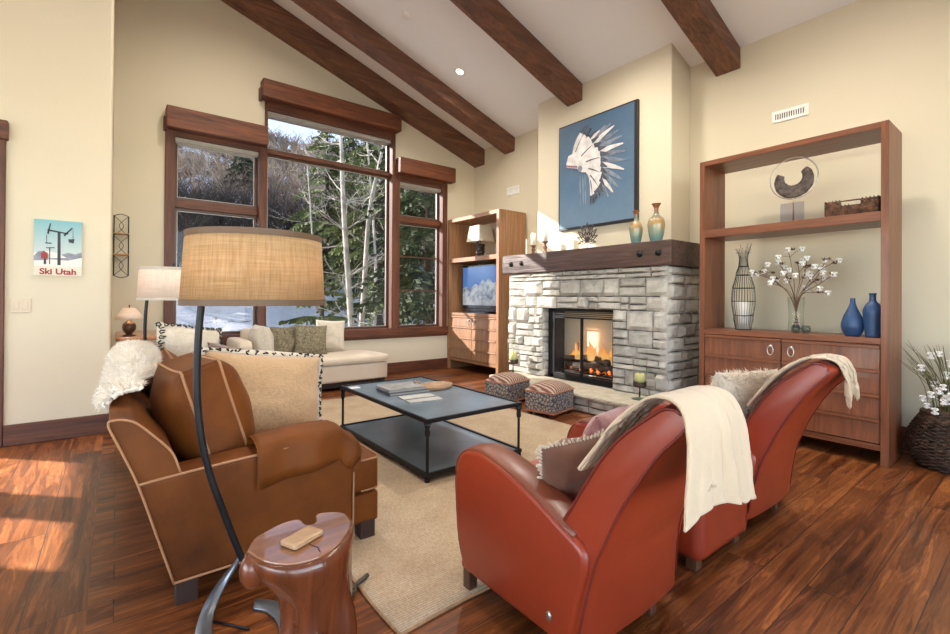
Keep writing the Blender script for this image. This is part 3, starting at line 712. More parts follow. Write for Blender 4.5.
# firebox
FX = 4.45; y0, y1, z0, z1 = 3.065, 4.105, HZ, 1.075
fb = B(); box(fb, 4.92, 4.95, y0, y1, z0, z1); box(fb, FX, 4.93, y0, y0 + .03, z0, z1); box(fb, FX, 4.93, y1 - .03, y1, z0, z1); box(fb, FX, 4.93, y0, y1, z0, z0 + .03); box(fb, FX, 4.93, y0, y1, z1 - .03, z1)
obj('firebox', fb, plain('firebrick', (.05, .052, .06), .9, var=.3, bmp=.4), fp)
ff = B(); t_ = .045
box(ff, FX - .03, FX + .01, y0, y0 + t_, z0, z1); box(ff, FX - .03, FX + .01, y1 - t_ - .05, y1, z0, z1); box(ff, FX - .03, FX + .01, y0 + t_, y1 - t_, z0, z0 + .05); box(ff, FX - .03, FX + .01, y0 + t_, y1 - t_, z1 - .03, z1)
for k in range(3): box(ff, FX - .03, FX - .005, y0 + t_, y1 - t_ - .05, z1 - .045 - k * .022, z1 - .036 - k * .022)
frame = obj('door_frame', ff, black_m, fp, bevel=.003)
ym = (y0 + y1) / 2 - .02
fire_glass = glassm('fire_glass', (.93, .93, .93))
for a, b2 in ((y0 + t_, ym), (ym, y1 - t_ - .05)):
    d = B(); a0, b0, c0, d0 = a, b2, z0 + .05, z1 - .10; e = .017
    box(d, FX - .036, FX - .016, a0, a0 + e, c0, d0); box(d, FX - .036, FX - .016, b0 - e, b0, c0, d0); box(d, FX - .036, FX - .016, a0, b0, c0, c0 + e); box(d, FX - .036, FX - .016, a0, b0, d0 - e, d0)
    dd = obj('fire_door', d, black_m, fp, bevel=.002); obj('fire_pane', bx(FX - .028, FX - .024, a0 + e, b0 - e, c0 + e, d0 - e), fire_glass, dd)
hh = B()
for s in (-1, 1): hh = B(); tube(hh, [(FX - .036, ym + s * .03, .58), (FX - .055, ym + s * .03, .585), (FX - .055, ym + s * .03, .66), (FX - .036, ym + s * .03, .665)], .005, 6); obj('door_handle', hh, black_m, frame, smooth=True)
eb = B(); q = random.Random(4)
for k in range(90):
    p = Vector((q.uniform(4.55, 4.8), q.uniform(3.25, 3.95), .31 + q.uniform(0, .03))); r = q.uniform(.012, .028)
    bmesh.ops.create_icosphere(eb, subdivisions=1, radius=r, matrix=Matrix.Translation(p))
m, nt, b = _new('glowing_embers'); v = coords(nt); f = noise_tex(nt, v, 22, 4)
b.inputs['Base Color'].default_value = (.03, .02, .02, 1); nt.links.new(ramp(nt, f, [(.42, (0, 0, 0)), (.6, (1, .22, .04))]), b.inputs['Emission Color']); b.inputs['Emission Strength'].default_value = 2.5
obj('ember_bed', eb, m, fp)
gr = B()
for k in range(9): tube(gr, [(4.52, 3.22 + k * .095, .29), (4.84, 3.22 + k * .095, .29)], .008, 6)
tube(gr, [(4.52, 3.18, .29), (4.52, 4.0, .29)], .01, 6); tube(gr, [(4.84, 3.18, .29), (4.84, 4.0, .29)], .01, 6)
for y in (3.2, 3.98):
    for x in (4.53, 4.83): tube(gr, [(x, y, .23), (x, y, .3)], .009, 6)
obj('grate', gr, black_m, fp)
logm = plain('charred_log', (.10, .07, .055), .95, var=.6, nscale=10, bmp=.8, bscale=25)
for p, qv, r in (((4.60, 3.2, .36), (4.62, 3.95, .35), .05), ((4.75, 3.25, .37), (4.72, 3.98, .38), .055), ((4.58, 3.3, .44), (4.78, 3.7, .46), .042), ((4.70, 3.6, .47), (4.60, 3.98, .43), .04), ((4.64, 3.22, .45), (4.74, 3.5, .50), .035)):
    p, qv = Vector(p), Vector(qv); t = B(); pts = [p.lerp(qv, k / 6) + Vector((noise.noise(Vector((k, r * 99, 0))) * .015, 0, noise.noise(Vector((k, r * 50, 5))) * .012)) for k in range(7)]
    tube(t, pts, [r * (1 + .15 * noise.noise(Vector((k, r * 33, 2)))) for k in range(7)], 10); obj('log', t, logm, fp, smooth=True)
# flames: teardrop tongues that give off light
m, nt, b = _new('flame'); v = coords(nt, kind='Generated'); sp = N(nt, 'ShaderNodeSeparateXYZ'); nt.links.new(v, sp.inputs[0])
nt.links.new(ramp(nt, sp.outputs[2], [(0, (1, .62, .22)), (.45, (1, .42, .09)), (1, (.9, .2, .03))]), b.inputs['Emission Color'])
b.inputs['Emission Strength'].default_value = 1.25; b.inputs['Base Color'].default_value = (0, 0, 0, 1); b.inputs['Alpha'].default_value = .62
q = random.Random(9)
for y, z, h, r in ((3.22, .44, .26, .05), (3.30, .42, .28, .055), (3.38, .45, .22, .045), (3.48, .46, .20, .05), (3.56, .45, .27, .05), (3.62, .43, .24, .05), (3.70, .45, .17, .045), (3.78, .44, .26, .05), (3.86, .42, .18, .045), (3.92, .42, .13, .04)):
    t = B(); x = q.uniform(4.6, 4.72); pts = []; rr = []
    for k in range(9):
        s = k / 8; pts.append((x + math.sin(s * 4 + y * 9) * .015 * s, y + math.sin(s * 5 + y * 31) * .03 * s, z + h * s)); rr.append(r * max(.03, math.sin(PI * min(1, s * .75 + .25)) ** 1.3 * (1 - s * .55) * (1 - s ** 4)))
    tube(t, pts, rr, 10); obj('flame', t, m, fp, smooth=True)
l = bpy.data.lights.new('firelight', 'POINT'); l.energy = 1.6; l.color = (1, .45, .15); l.shadow_soft_size = .1; o = bpy.data.objects.new('firelight', l); C.objects.link(o); o.location = (4.60, 3.58, .72)

# hurricane candle holders on the hearth
def hurricane(x, y, H, R, label):
    t = thing('candle_holder', label, 'candle holder', (x, y, HZ), 'glass hurricane candle holders on the hearth'); g = glassm('clear_glass', (.96, .97, .96))
    b_ = B(); lathe(b_, [(0, .0), (R * 1.15, .0), (R * 1.2, .006), (R * .5, .014), (.012, .02), (.010, H * .18)], (x, y, HZ + .001), 28, close=False); obj('glass_foot', b_, glassm('green_glass', (.75, .85, .80)), t, smooth=True)
    b_ = B(); lathe(b_, [(.006, H * .05), (.006, H * .3)], (x, y, HZ + .001), 10); obj('stem', b_, black_m, t, smooth=True)
    b_ = B(); lathe(b_, [(0, H * .3), (R * .92, H * .3), (R * .97, H * .32), (R * .97, H * .42), (R * .9, H * .42), (R * .88, H * .33), (0, H * .33)], (x, y, HZ), 28, close=False); obj('cup', b_, plain('dark_bronze', (.06, .04, .03), .4, .7), t, smooth=True)
    b_ = B(); lathe(b_, [(0, H * .335), (R * .72, H * .335), (R * .74, H * .58), (R * .6, H * .62), (R * .2, H * .61), (0, H * .61)], (x, y, HZ), 24, close=False); cn = obj('candle', b_, plain('yellow_wax', (.70, .66, .28), .5), t, smooth=True)
    b_ = B(); tube(b_, [(x, y, HZ + H * .61), (x + .003, y, HZ + H * .65)], .0025, 5); obj('wick', b_, black_m, cn)
    b_ = B(); lathe(b_, [(R, H * .42), (R * .98, H * .75), (R * 1.12, H), (R * 1.09, H), (R * .95, H * .75), (R * .97, H * .42)], (x, y, HZ), 28, close=False); obj('chimney', b_, g, t, smooth=True)
hurricane(4.12, 4.45, .48, .072, 'glass candle holder with yellow candle at the left end of the stone hearth')
hurricane(4.13, 2.60, .42, .066, 'glass candle holder with yellow candle at the right end of the stone hearth')

# painting
pt = thing('painting', 'large blue painting of a feathered headdress in a black frame over the mantel', 'painting', (4.7, 3.56, 2.1))
f = B(); box(f, 4.655, 4.699, 2.975, 4.15, 2.10, 3.485); obj('frame', f, plain('black_frame', (.015, .014, .016), .4, .1), pt, bevel=.004)
m, nt, b = _new('blue_canvas'); v = coords(nt); f1 = noise_tex(nt, v, 2.2, 6, .7); sp = N(nt, 'ShaderNodeSeparateXYZ'); nt.links.new(v, sp.inputs[0])
mr = N(nt, 'ShaderNodeMapRange'); mr.inputs[1].default_value = 0; mr.inputs[2].default_value = 1.4; nt.links.new(sp.outputs[2], mr.inputs[0])
c1 = ramp(nt, mr.outputs[0], [(0, (.15, .23, .32)), (.35, (.09, .16, .25)), (1, (.055, .11, .185))]); nt.links.new(mixc(nt, .6, c1, ramp(nt, f1, [(.3, (.6, .7, .8)), (.7, (1, 1, 1))]), 'MULTIPLY'), b.inputs['Base Color'])
b.inputs['Roughness'].default_value = .55; bump(nt, b, noise_tex(nt, v, 30, 3), .2, .003)
obj('canvas', bx(4.652, 4.656, 3.012, 4.13, 2.13, 3.465), m, pt)
def art(name, polys, mat_, lift):
    bm = B()
    for i_, pl in enumerate(polys):
        A = [bm.verts.new((4.652 - lift - i_ * .00012, 4.13 - u * 1.135, 3.465 - v_ * 1.34)) for u, v_ in pl]; bm.faces.new(A)
    o = obj(name, bm, mat_, pt, recalc=False); return o
def feather(u0, v0, u1, v1, w, bend=.03, a=0, b2=1):
    dx, dy = u1 - u0, v1 - v0; L = math.hypot(dx, dy); nx, ny = -dy / L, dx / L; L_, R_ = [], []
    for k in range(9):
        s = a + (b2 - a) * k / 8; cxx = u0 + dx * s + nx * bend * math.sin(PI * s); cyy = v0 + dy * s + ny * bend * math.sin(PI * s); ww = w * (math.sin(PI * min(1, .18 + s * .78))) ** .8
        L_.append((cxx + nx * ww, cyy + ny * ww)); R_.append((cxx - nx * ww, cyy - ny * ww))
    return L_ + R_[::-1]
wf = plain('painted_white', (.62, .60, .60), .7, var=.2, nscale=12); df = plain('painted_dark', (.17, .20, .26), .7, var=.4, nscale=12); gf = plain('painted_grey', (.22, .27, .34), .7, var=.3, nscale=12)
q = random.Random(6); W_, D_, G_, T_ = [], [], [], []
tips = [(.36, .33), (.44, .27), (.50, .20), (.57, .15), (.64, .12), (.70, .12), (.75, .15), (.80, .20), (.84, .26), (.86, .33), (.88, .40), (.88, .48), (.87, .56), (.84, .64), (.80, .70), (.74, .74), (.68, .77), (.62, .74), (.56, .70), (.52, .64)]
for i, (tu, tv) in enumerate(tips):
    s = i / (len(tips) - 1); bu, bv = .22 + .20 * s, .36 + .14 * s
    (G_ if i % 3 else W_).append(feather(bu, bv, tu, tv, .026, -.03, .2, 1)); D_.append(feather(bu, bv, tu + q.uniform(-.01, .01), tv, .020, -.03, .62, 1.02))
for i in range(17):
    s = i / 16; bu, bv = .20 + .24 * s, .35 + .16 * s; a = math.radians(-62 + 150 * s); L = .40 - .03 * s + q.uniform(-.02, .02)
    tu, tv = bu + math.cos(a) * L * .95, bv + math.sin(a) * L * .8; W_.append(feather(bu, bv, tu, tv, .032, -.03, 0, .97))
    T_.append(feather(bu, bv, tu, tv, .034, -.03, .76, 1.03))
    if i % 3 == 0: T_.append(feather(bu, bv + .01, bu + (tu - bu) * .75, bv + (tv - bv) * .75 + .012, .0055, -.01, .35, 1))
for u in (.30, .34, .37, .54, .62, .70): G_.append(feather(u, .52 + (u > .5) * .12, u + .01, .82 - abs(u - .34) * .2, .006, 0))
art('grey_feathers', G_, gf, .0004); art('dark_feather_tips', D_, df, .0036); art('white_feathers', W_, wf, .0068); art('dark_feather_marks', T_, plain('painted_slate', (.06, .07, .10), .7, var=.3, nscale=12), .0110)
band = [(.11, .365), (.14, .30), (.20, .29), (.33, .37), (.40, .44), (.38, .50), (.33, .49), (.28, .45), (.12, .41)]
art('fur_band', [[(u, v_) for u, v_ in band]], wf, .0140)
art('red_trim', [[(.12, .385), (.27, .42), (.275, .435), (.12, .40)]], plain('painted_red', (.30, .07, .06), .7), .0144)
bd = []
for k in range(6): u = .125 + k * .024; bd += [[(u, .405), (u + .011, .442 + k * .004), (u + .022, .41 + k * .004)]]
art('bead_marks', bd + [[(.31 + .035 * math.cos(a * .785), .455 + .03 * math.sin(a * .785)) for a in range(8)]], df, .0148)

# things standing on the mantel (top z 1.79)
MZ = 1.792
def candlestick(x, y, hs, hc, lab, cm):
    t = thing('candlestick', lab, 'candlestick', (x, y, MZ), 'candlesticks at the left end of the mantel')
    b_ = B(); lathe(b_, [(0, 0), (.040, 0), (.042, .012), (.024, .022), (.018, hs * .35), (.030, hs * .5), (.018, hs * .65), (.022, hs * .85), (.042, hs * .92), (.042, hs), (0, hs)], (x, y, MZ), 20, close=False); obj('stick', b_, plain('turned_wood', (.16, .06, .03), .45), t, smooth=True)
    b_ = B(); lathe(b_, [(0, hs + .001), (.034, hs + .001), (.034, hs + hc), (.028, hs + hc + .004), (0, hs + hc - .004)], (x, y, MZ), 20, close=False); obj('candle', b_, cm, t, smooth=True)
wax = plain('ivory_wax', (.80, .76, .64), .5)
candlestick(4.42, 4.385, .125, .16, 'short wooden candlestick with a pale pillar candle, leftmost on the mantel', wax)
candlestick(4.42, 4.17, .16, .16, 'wooden candlestick with a pale pillar candle, nearer the leaf sculpture', wax)
t = thing('leaf_sculpture', 'dark metal leaf shaped openwork sculpture in the middle of the mantel', 'sculpture', (4.42, 3.49, MZ)); bz = plain('gunmetal', (.09, .075, .075), .35, .8)
def leaf(b_, cy, cz, ang, L, w):
    d = Vector((0, math.sin(ang), math.cos(ang))); s = Vector((0, d.z, -d.y)); o0 = Vector((4.42, cy, cz)); pts = []
    for k in range(13): u = k / 12; pts.append(o0 + d * L * u + s * w * math.sin(PI * u ** .8))
    for k in range(12, -1, -1): u = k / 12; pts.append(o0 + d * L * u - s * w * math.sin(PI * u ** .8))
    tube(b_, pts, .006, 6); tube(b_, [o0, o0 + d * L * .8], .004, 6)
b_ = B()
for a, L, w in ((0, .22, .030), (.42, .20, .027), (-.42, .20, .027), (.82, .185, .026), (-.82, .185, .026), (1.22, .16, .026), (-1.22, .16, .026), (1.75, .13, .022), (-1.75, .13, .022)): leaf(b_, 3.49, MZ + .10, a, L, w)
obj('openwork_leaves', b_, bz, t, smooth=True)
b_ = B(); tube(b_, [(4.42, 3.49, MZ + .012), (4.42, 3.49, MZ + .11)], .005, 8); lathe(b_, [(0, 0), (.05, 0), (.05, .008), (.01, .013), (0, .013)], (4.42, 3.49, MZ), 20, close=False); obj('stand', b_, bz, t, smooth=True)
def glazed(name):
    m, nt, b = _new(name); v = coords(nt); f = noise_tex(nt, v, 14, 5, .6); sp = N(nt, 'ShaderNodeSeparateXYZ'); nt.links.new(v, sp.inputs[0])
    ad = N(nt, 'ShaderNodeMath', operation='MULTIPLY_ADD'); ad.inputs[1].default_value = .22; nt.links.new(f, ad.inputs[0]); nt.links.new(sp.outputs[2], ad.inputs[2])
    nt.links.new(ramp(nt, ad.outputs[0], [(.14, (.13, .24, .22)), (.24, (.22, .27, .18)), (.32, (.42, .24, .08)), (.40, (.16, .20, .15)), (.44, (.28, .11, .04))]), b.inputs['Base Color'])
    b.inputs['Roughness'].default_value = .22; b.inputs['Coat Weight'].default_value = .5; return m
gz = glazed('green_gold_glaze')
def gvase(x, y, H, R, lab):
    b_ = B(); pr = [(0, 0), (.62, 0), (.66, .02), (.86, .2), (1, .42), (.98, .52), (.80, .62), (.42, .70), (.27, .78), (.25, .86), (.36, .95), (.55, 1.0), (.50, .995), (.2, .86), (.2, .8), (0, .8)]
    P_ = [(r * R, z * H) for r, z in pr]; P_ = [(p.x, p.z) for p in smoothpath([(r, 0, z) for r, z in P_], 4)]
    lathe(b_, [(max(0, r), z) for r, z in P_], (x, y, MZ), 32, close=False)
    tag(obj('ceramic_vase', b_, gz, smooth=True, base=(x, y, MZ)), lab, 'vase', 'glazed vases on the mantel')
gvase(4.42, 2.835, .36, .070, 'shorter green and gold glazed ceramic vase in front of the painting edge')
gvase(4.42, 2.60, .40, .086, 'taller green and gold glazed ceramic vase at the right end of the mantel')

# ================================================================== wall units
uw = wood('cherry_veneer', (.15, .045, .018), (.30, .098, .038), 'Z', .9, .42, .15, .1)
uwy = wood('cherry_veneer_level', (.15, .045, .018), (.30, .098, .038), 'Y', .9, .42, .15, .1)
lw_ = wood('sunlit_cherry_veneer', (.25, .115, .052), (.45, .235, .115), 'Z', .9, .42, .15, .1)  # lighter copy of the cherry veneer; sunlight on the cabinet is in the colour
lwy = wood('sunlit_cherry_veneer_level', (.25, .115, .052), (.45, .235, .115), 'Y', .9, .42, .15, .1)
def unit(name, lab, x0, x1, y0, y1, H, st, sh, cab, toe, mv, mh, cat, pull):
    """open display case over a two-door base whose fronts carry stepped horizontal bands"""
    t = thing(name, lab, cat, (x0, (y0 + y1) / 2, 0))
    for a, b2 in ((y0, y0 + st), (y1 - st, y1)): obj('side_panel', bx(x0, x1, a, b2, 0, H), mv, t, bevel=.003)
    obj('top_panel', bx(x0, x1, y0 + st, y1 - st, H - st, H), mh, t, bevel=.003)
    obj('shelf', bx(x0 + .004, x1, y0 + st, y1 - st, sh[0], sh[1]), mh, t, bevel=.003)
    obj('cabinet_top', bx(x0 + .002, x1, y0 + st, y1 - st, cab - .045, cab), mh, t, bevel=.003)
    cb = B(); box(cb, x1 - .015, x1, y0 + st, y1 - st, toe, cab - .045); box(cb, x0 + .03, x1, y0 + st, y1 - st, toe, toe + .03); obj('cabinet_box', cb, mv, t)
    obj('bottom_rail', bx(x0 + .012, x0 + .035, y0 + st, y1 - st, toe, toe + .045), mh, t, bevel=.002)
    ym = (y0 + y1) / 2; zb, zt = toe + .05, cab - .05
    for s, (a, b2) in enumerate(((y0 + st + .003, ym - .002), (ym + .002, y1 - st - .003))):
        d = obj('door', bx(x0 + .016, x0 + .034, a, b2, zb, zt), mv, t, bevel=.002); n = 4; h = (zt - zb) / n
        for k in range(n):
            z = zb + k * h; bb_ = B(); prism(bb_, [(x0 + .016, z + .004), (x0 + .004 if k < n else x0 + .012, z + .004), (x0 + .013, z + h - .028), (x0 + .016, z + h - .028)], 'Y', a + .004, b2 - .004)
            obj('panel', bb_, mv, d)
            lg = B(); box(lg, x0 - .004, x0 + .016, a + .002, b2 - .002, z + h - .026, z + h - .004); obj('ledge_strip', lg, mh, d, bevel=.003)
        hy = ym + (.075 if s else -.075); hz = zt - pull; R_ = B(); lathe(R_, [(.012, 0), (.012, .012), (0, .014)], n=14, M=Matrix(((0, 0, -1, x0 + .006), (0, 1, 0, hy), (1, 0, 0, hz + .035), (0, 0, 0, 1))))
        tube(R_, [(x0 - .012, hy + .022 * math.sin(2 * PI * k / 20), hz + .038 * math.cos(2 * PI * k / 20)) for k in range(21)], .0045, 6)
        obj('ring_pull', R_, plain('nickel', (.55, .52, .48), .3, .9), d, smooth=True)
    return t
unit('bookcase', 'tall reddish brown open bookcase with banded doors, right of the fireplace', 4.37, 4.80, .765, 2.125, 2.505, .046, (1.783, 1.853), .925, .105, uw, uwy, 'bookcase', .10)
unit('television_cabinet', 'light brown open cabinet holding the television in the corner by the windows', 4.50, 5.06, 5.185, 6.53, 2.545, .06, (1.80, 1.87), .955, .15, lw_, lwy, 'cabinet', .10)

# television
tv = thing('television', 'flat television showing snowy mountains under blue sky', 'television', (4.68, 5.84, .957)); pb = plain('gloss_black', (.012, .012, .014), .12)
obj('casing', bx(4.66, 4.76, 5.34, 6.33, 1.03, 1.75), pb, tv, bevel=.012)
obj('speaker_bar', bx(4.655, 4.72, 5.42, 6.25, .985, 1.028), pb, tv, bevel=.006)
obj('foot', bx(4.6, 4.86, 5.58, 6.1, .957, .982), pb, tv, bevel=.008)
def em_noise(name, a, b_, sc, st):
    m, nt, b = _new(name); v = coords(nt); c = ramp(nt, noise_tex(nt, v, sc, 5, .6), [(.35, a), (.6, b_)])
    nt.links.new(c, b.inputs['Emission Color']); b.inputs['Emission Strength'].default_value = st; b.inputs['Base Color'].default_value = (.01, .01, .01, 1); b.inputs['Roughness'].default_value = .15; return m
scr = obj('screen', bx(4.656, 4.6605, 5.375, 6.295, 1.085, 1.715), em_noise('screen_sky', (.05, .16, .52), (.08, .24, .62), .8, .85), tv)
mtn = B(); pl = [(6.295, 1.36), (6.2, 1.40), (6.08, 1.35), (5.96, 1.44), (5.86, 1.41), (5.76, 1.50), (5.68, 1.46), (5.60, 1.53), (5.50, 1.44), (5.44, 1.46), (5.375, 1.38)]
prism(mtn, pl + [(5.375, 1.085), (6.295, 1.085)], 'X', 4.655, 4.6558); obj('screen_mountain', mtn, em_noise('screen_snow', (.10, .14, .22), (.62, .66, .72), 9, .8), scr)
mtn = B(); prism(mtn, [(6.295, 1.19), (6.1, 1.24), (5.9, 1.18), (5.7, 1.22), (5.5, 1.17), (5.375, 1.2), (5.375, 1.085), (6.295, 1.085)], 'X', 4.6542, 4.6549); obj('screen_foreground', mtn, em_noise('screen_slope', (.25, .28, .34), (.7, .72, .76), 5, .7), scr)
# lamp on the television cabinet shelf
tl = thing('table_lamp', 'small lamp with square cream shade on the television cabinet shelf', 'lamp', (4.74, 5.93, 1.872)); lz = 1.872
def shade4(b_, x, y, z0, z1, a0, a1, ang=0, th=.004):
    for s, (w0, w1) in enumerate(((a0, a1), (a0 - th, a1 - th))):
        g = []
        for z, w_ in ((z0, w0), (z1, w1)): g.append([b_.verts.new((x + w_ * math.sqrt(2) * math.cos(ang + PI / 4 + k * PI / 2), y + w_ * math.sqrt(2) * math.sin(ang + PI / 4 + k * PI / 2), z)) for k in range(4)])
        for k in range(4): b_.faces.new((g[0][k], g[0][(k + 1) % 4], g[1][(k + 1) % 4], g[1][k]))
linen_w = fabric('cream_shade_linen', (.80, .72, .58), (.74, .66, .52), 2, .9, .1, .1, blotch=20)
b_ = B(); shade4(b_, 4.74, 5.93, lz + .26, lz + .52, .165, .125); obj('lamp_shade', b_, linen_w, tl, recalc=False)
b_ = B()
for k in range(40):
    a = k * .55; bmesh.ops.create_icosphere(b_, subdivisions=2, radius=.032, matrix=Matrix.Translation((4.74 + .045 * math.cos(a), 5.93 + .045 * math.sin(a), lz + .05 + k * .0045)))
obj('twisted_base', b_, plain('dark_resin', (.03, .025, .022), .3), tl, smooth=True)
b_ = B(); box(b_, 4.68, 4.80, 5.87, 5.99, lz, lz + .022); tube(b_, [(4.74, 5.93, lz + .2), (4.74, 5.93, lz + .50)], .007, 8); obj('foot', b_, plain('dark_resin', (.03, .025, .022), .3), tl, bevel=.003)

# ------------------------------------------------------------ on the bookcase
SZ = 1.855; CZ = .927
t = thing('ring_sculpture', 'crescent shaped dark carving inside a thin ring on a stand, upper bookcase shelf', 'sculpture', (4.54, 1.41, SZ))
st_ = plain('brushed_brass', (.55, .42, .25), .35, .8); b_ = B(); box(b_, 4.48, 4.60, 1.33, 1.49, SZ, SZ + .012); obj('base_plate', b_, st_, t, bevel=.002)
b_ = B(); tube(b_, [(4.54, 1.41, SZ + .012), (4.54, 1.41, SZ + .22)], .006, 8); obj('rod', b_, st_, t, smooth=True)
cz = SZ + .385; b_ = B(); tube(b_, [(4.54, 1.41 + .175 * math.cos(2 * PI * k / 48), cz + .175 * math.sin(2 * PI * k / 48)) for k in range(49)], .0055, 8, cap=False); obj('ring', b_, plain('clear_acrylic_ring', (.62, .58, .50), .2, .5), t, smooth=True)
b_ = B(); R_ = []
for k in range(30):
    a = math.radians(152 + 250 * k / 29); wd = .055 * (.55 + .45 * math.sin(PI * k / 29)) ; r_ = .105
    cx_, cz_ = 1.41 - r_ * math.cos(a), cz + r_ * math.sin(a) - .01; rad = Vector((0, -math.cos(a), math.sin(a)))
    R_.append([b_.verts.new(Vector((4.54, cx_, cz_)) + rad * wd * math.cos(2 * PI * j / 12) * (1 + .14 * noise.noise(Vector((k * .8, j, 0)))) + Vector((1, 0, 0)) * .022 * math.sin(2 * PI * j / 12)) for j in range(12)])
for i in range(29):
    for j in range(12): b_.faces.new((R_[i][j], R_[i][(j + 1) % 12], R_[i + 1][(j + 1) % 12], R_[i + 1][j]))
b_.faces.new(R_[0]); b_.faces.new(R_[-1]); obj('carved_crescent', b_, plain('grey_driftwood', (.14, .11, .10), .8, var=.5, nscale=25, bmp=.9, bscale=50), t, smooth=True)
obj('lavender_slab', bx(4.50, 4.52, 1.325, 1.495, SZ + .0125, SZ + .17), glassm('lavender_clear', (.80, .80, .88)), t, bevel=.002)  # translucent lavender slab standing on the base plate
# wicker tray
def wicker(name, a, b_):
    m, nt, b = _new(name); v = coords(nt); w_ = N(nt, 'ShaderNodeTexWave'); w_.inputs['Scale'].default_value = 26; w_.inputs['Distortion'].default_value = 3; nt.links.new(v, w_.inputs['Vector'])
    nt.links.new(ramp(nt, noise_tex(nt, v, 30, 3), [(.35, a), (.65, b_)]), b.inputs['Base Color']); b.inputs['Roughness'].default_value = .6; bump(nt, b, w_.outputs['Fac'], .6, .006); return m
wk = wicker('brown_wicker', (.05, .022, .012), (.22, .10, .05)); wkd = wicker('dark_wicker', (.018, .009, .006), (.085, .042, .024))
t = thing('wicker_tray', 'rectangular brown wicker tray with cut-out handles on the upper bookcase shelf', 'tray', (4.52, .995, SZ))
def weave(b_, p0, p1, z0, z1, n, up, holes=None):
    """over-under woven wall between two points"""
    p0, p1 = Vector(p0), Vector(p1); d = (p1 - p0); L = d.length; d.normalize(); nn = Vector((-d.y, d.x, 0)); rows = int((z1 - z0) / n)
    for r in range(rows):
        z = z0 + (r + .5) * n; segs = [(0, L)]
        if holes and holes[2] < z < holes[3]: segs = [(0, holes[0]), (holes[1], L)]
        for a, c in segs:
            k = max(2, int((c - a) / (up * .5))); tube(b_, [p0 + d * (a + (c - a) * i / k) + nn * .004 * (1 if (i + r) % 2 else -1) + Vector((0, 0, z)) for i in range(k + 1)], n * .52, 5)
    k = int(L / up)
    for i in range(k + 1):
        s = i * L / k
        if holes and holes[0] < s < holes[1]: zz = holes[2]
        else: zz = z1
        tube(b_, [p0 + d * s + Vector((0, 0, z0)), p0 + d * s + Vector((0, 0, zz))], .004, 5)
x0, x1, y0, y1 = 4.42, 4.66, .835, 1.155; b_ = B()
weave(b_, (x0, y0, 0), (x0, y1, 0), SZ + .008, SZ + .125, .011, .022, (.10, .22, SZ + .07, SZ + .108)); weave(b_, (x1, y0, 0), (x1, y1, 0), SZ + .008, SZ + .125, .011, .022, (.10, .22, SZ + .07, SZ + .108))
weave(b_, (x0, y0, 0), (x1, y0, 0), SZ + .008, SZ + .125, .011, .022); weave(b_, (x0, y1, 0), (x1, y1, 0), SZ + .008, SZ + .125, .011, .022)
obj('woven_sides', b_, wk, t, smooth=True); obj('tray_floor', bx(x0, x1, y0, y1, SZ, SZ + .01), wk, t)
# wire vase with a candle inside
t = thing('wire_vase', 'tall dark wire cage vase with a white candle inside, left in the bookcase', 'vase', (4.53, 1.80, CZ)); b_ = B(); wx, wy = 4.53, 1.80
pf = [(.062, 0), (.078, .1), (.096, .25), (.092, .36), (.062, .50), (.036, .60), (.032, .66), (.045, .71)]
def prad(z):
    for (r0, a), (r1, c) in zip(pf, pf[1:]):
        if a <= z <= c: s = (z - a) / (c - a); s = s * s * (3 - 2 * s); return r0 + (r1 - r0) * s
    return pf[-1][0]
for k in range(26):
    a = 2 * PI * k / 26; top_ = .70 + .09 * rnd.random(); z_ = [min(.71, top_ * i / 16) for i in range(17)]
    pts = [(wx + prad(z) * math.cos(a), wy + prad(z) * math.sin(a), CZ + z) for z in z_]; pts.append((wx + (prad(.7) + .02) * math.cos(a), wy + (prad(.7) + .02) * math.sin(a), CZ + top_)); tube(b_, pts, .0018, 4)
obj('wire_cage', b_, black_m, t)
b_ = B()
for z in (.005, .13, .26, .38, .50, .58): tube(b_, [(wx + prad(z) * math.cos(2 * PI * k / 30), wy + prad(z) * math.sin(2 * PI * k / 30), CZ + z) for k in range(31)], .0035, 5, cap=False)
obj('wire_hoops', b_, black_m, t); b_ = B(); lathe(b_, [(0, .002), (.055, .002), (.055, .26), (.05, .264), (0, .26)], (wx, wy, CZ), 28, close=False); obj('candle', b_, plain('white_wax', (.62, .60, .56), .5), t, smooth=True)
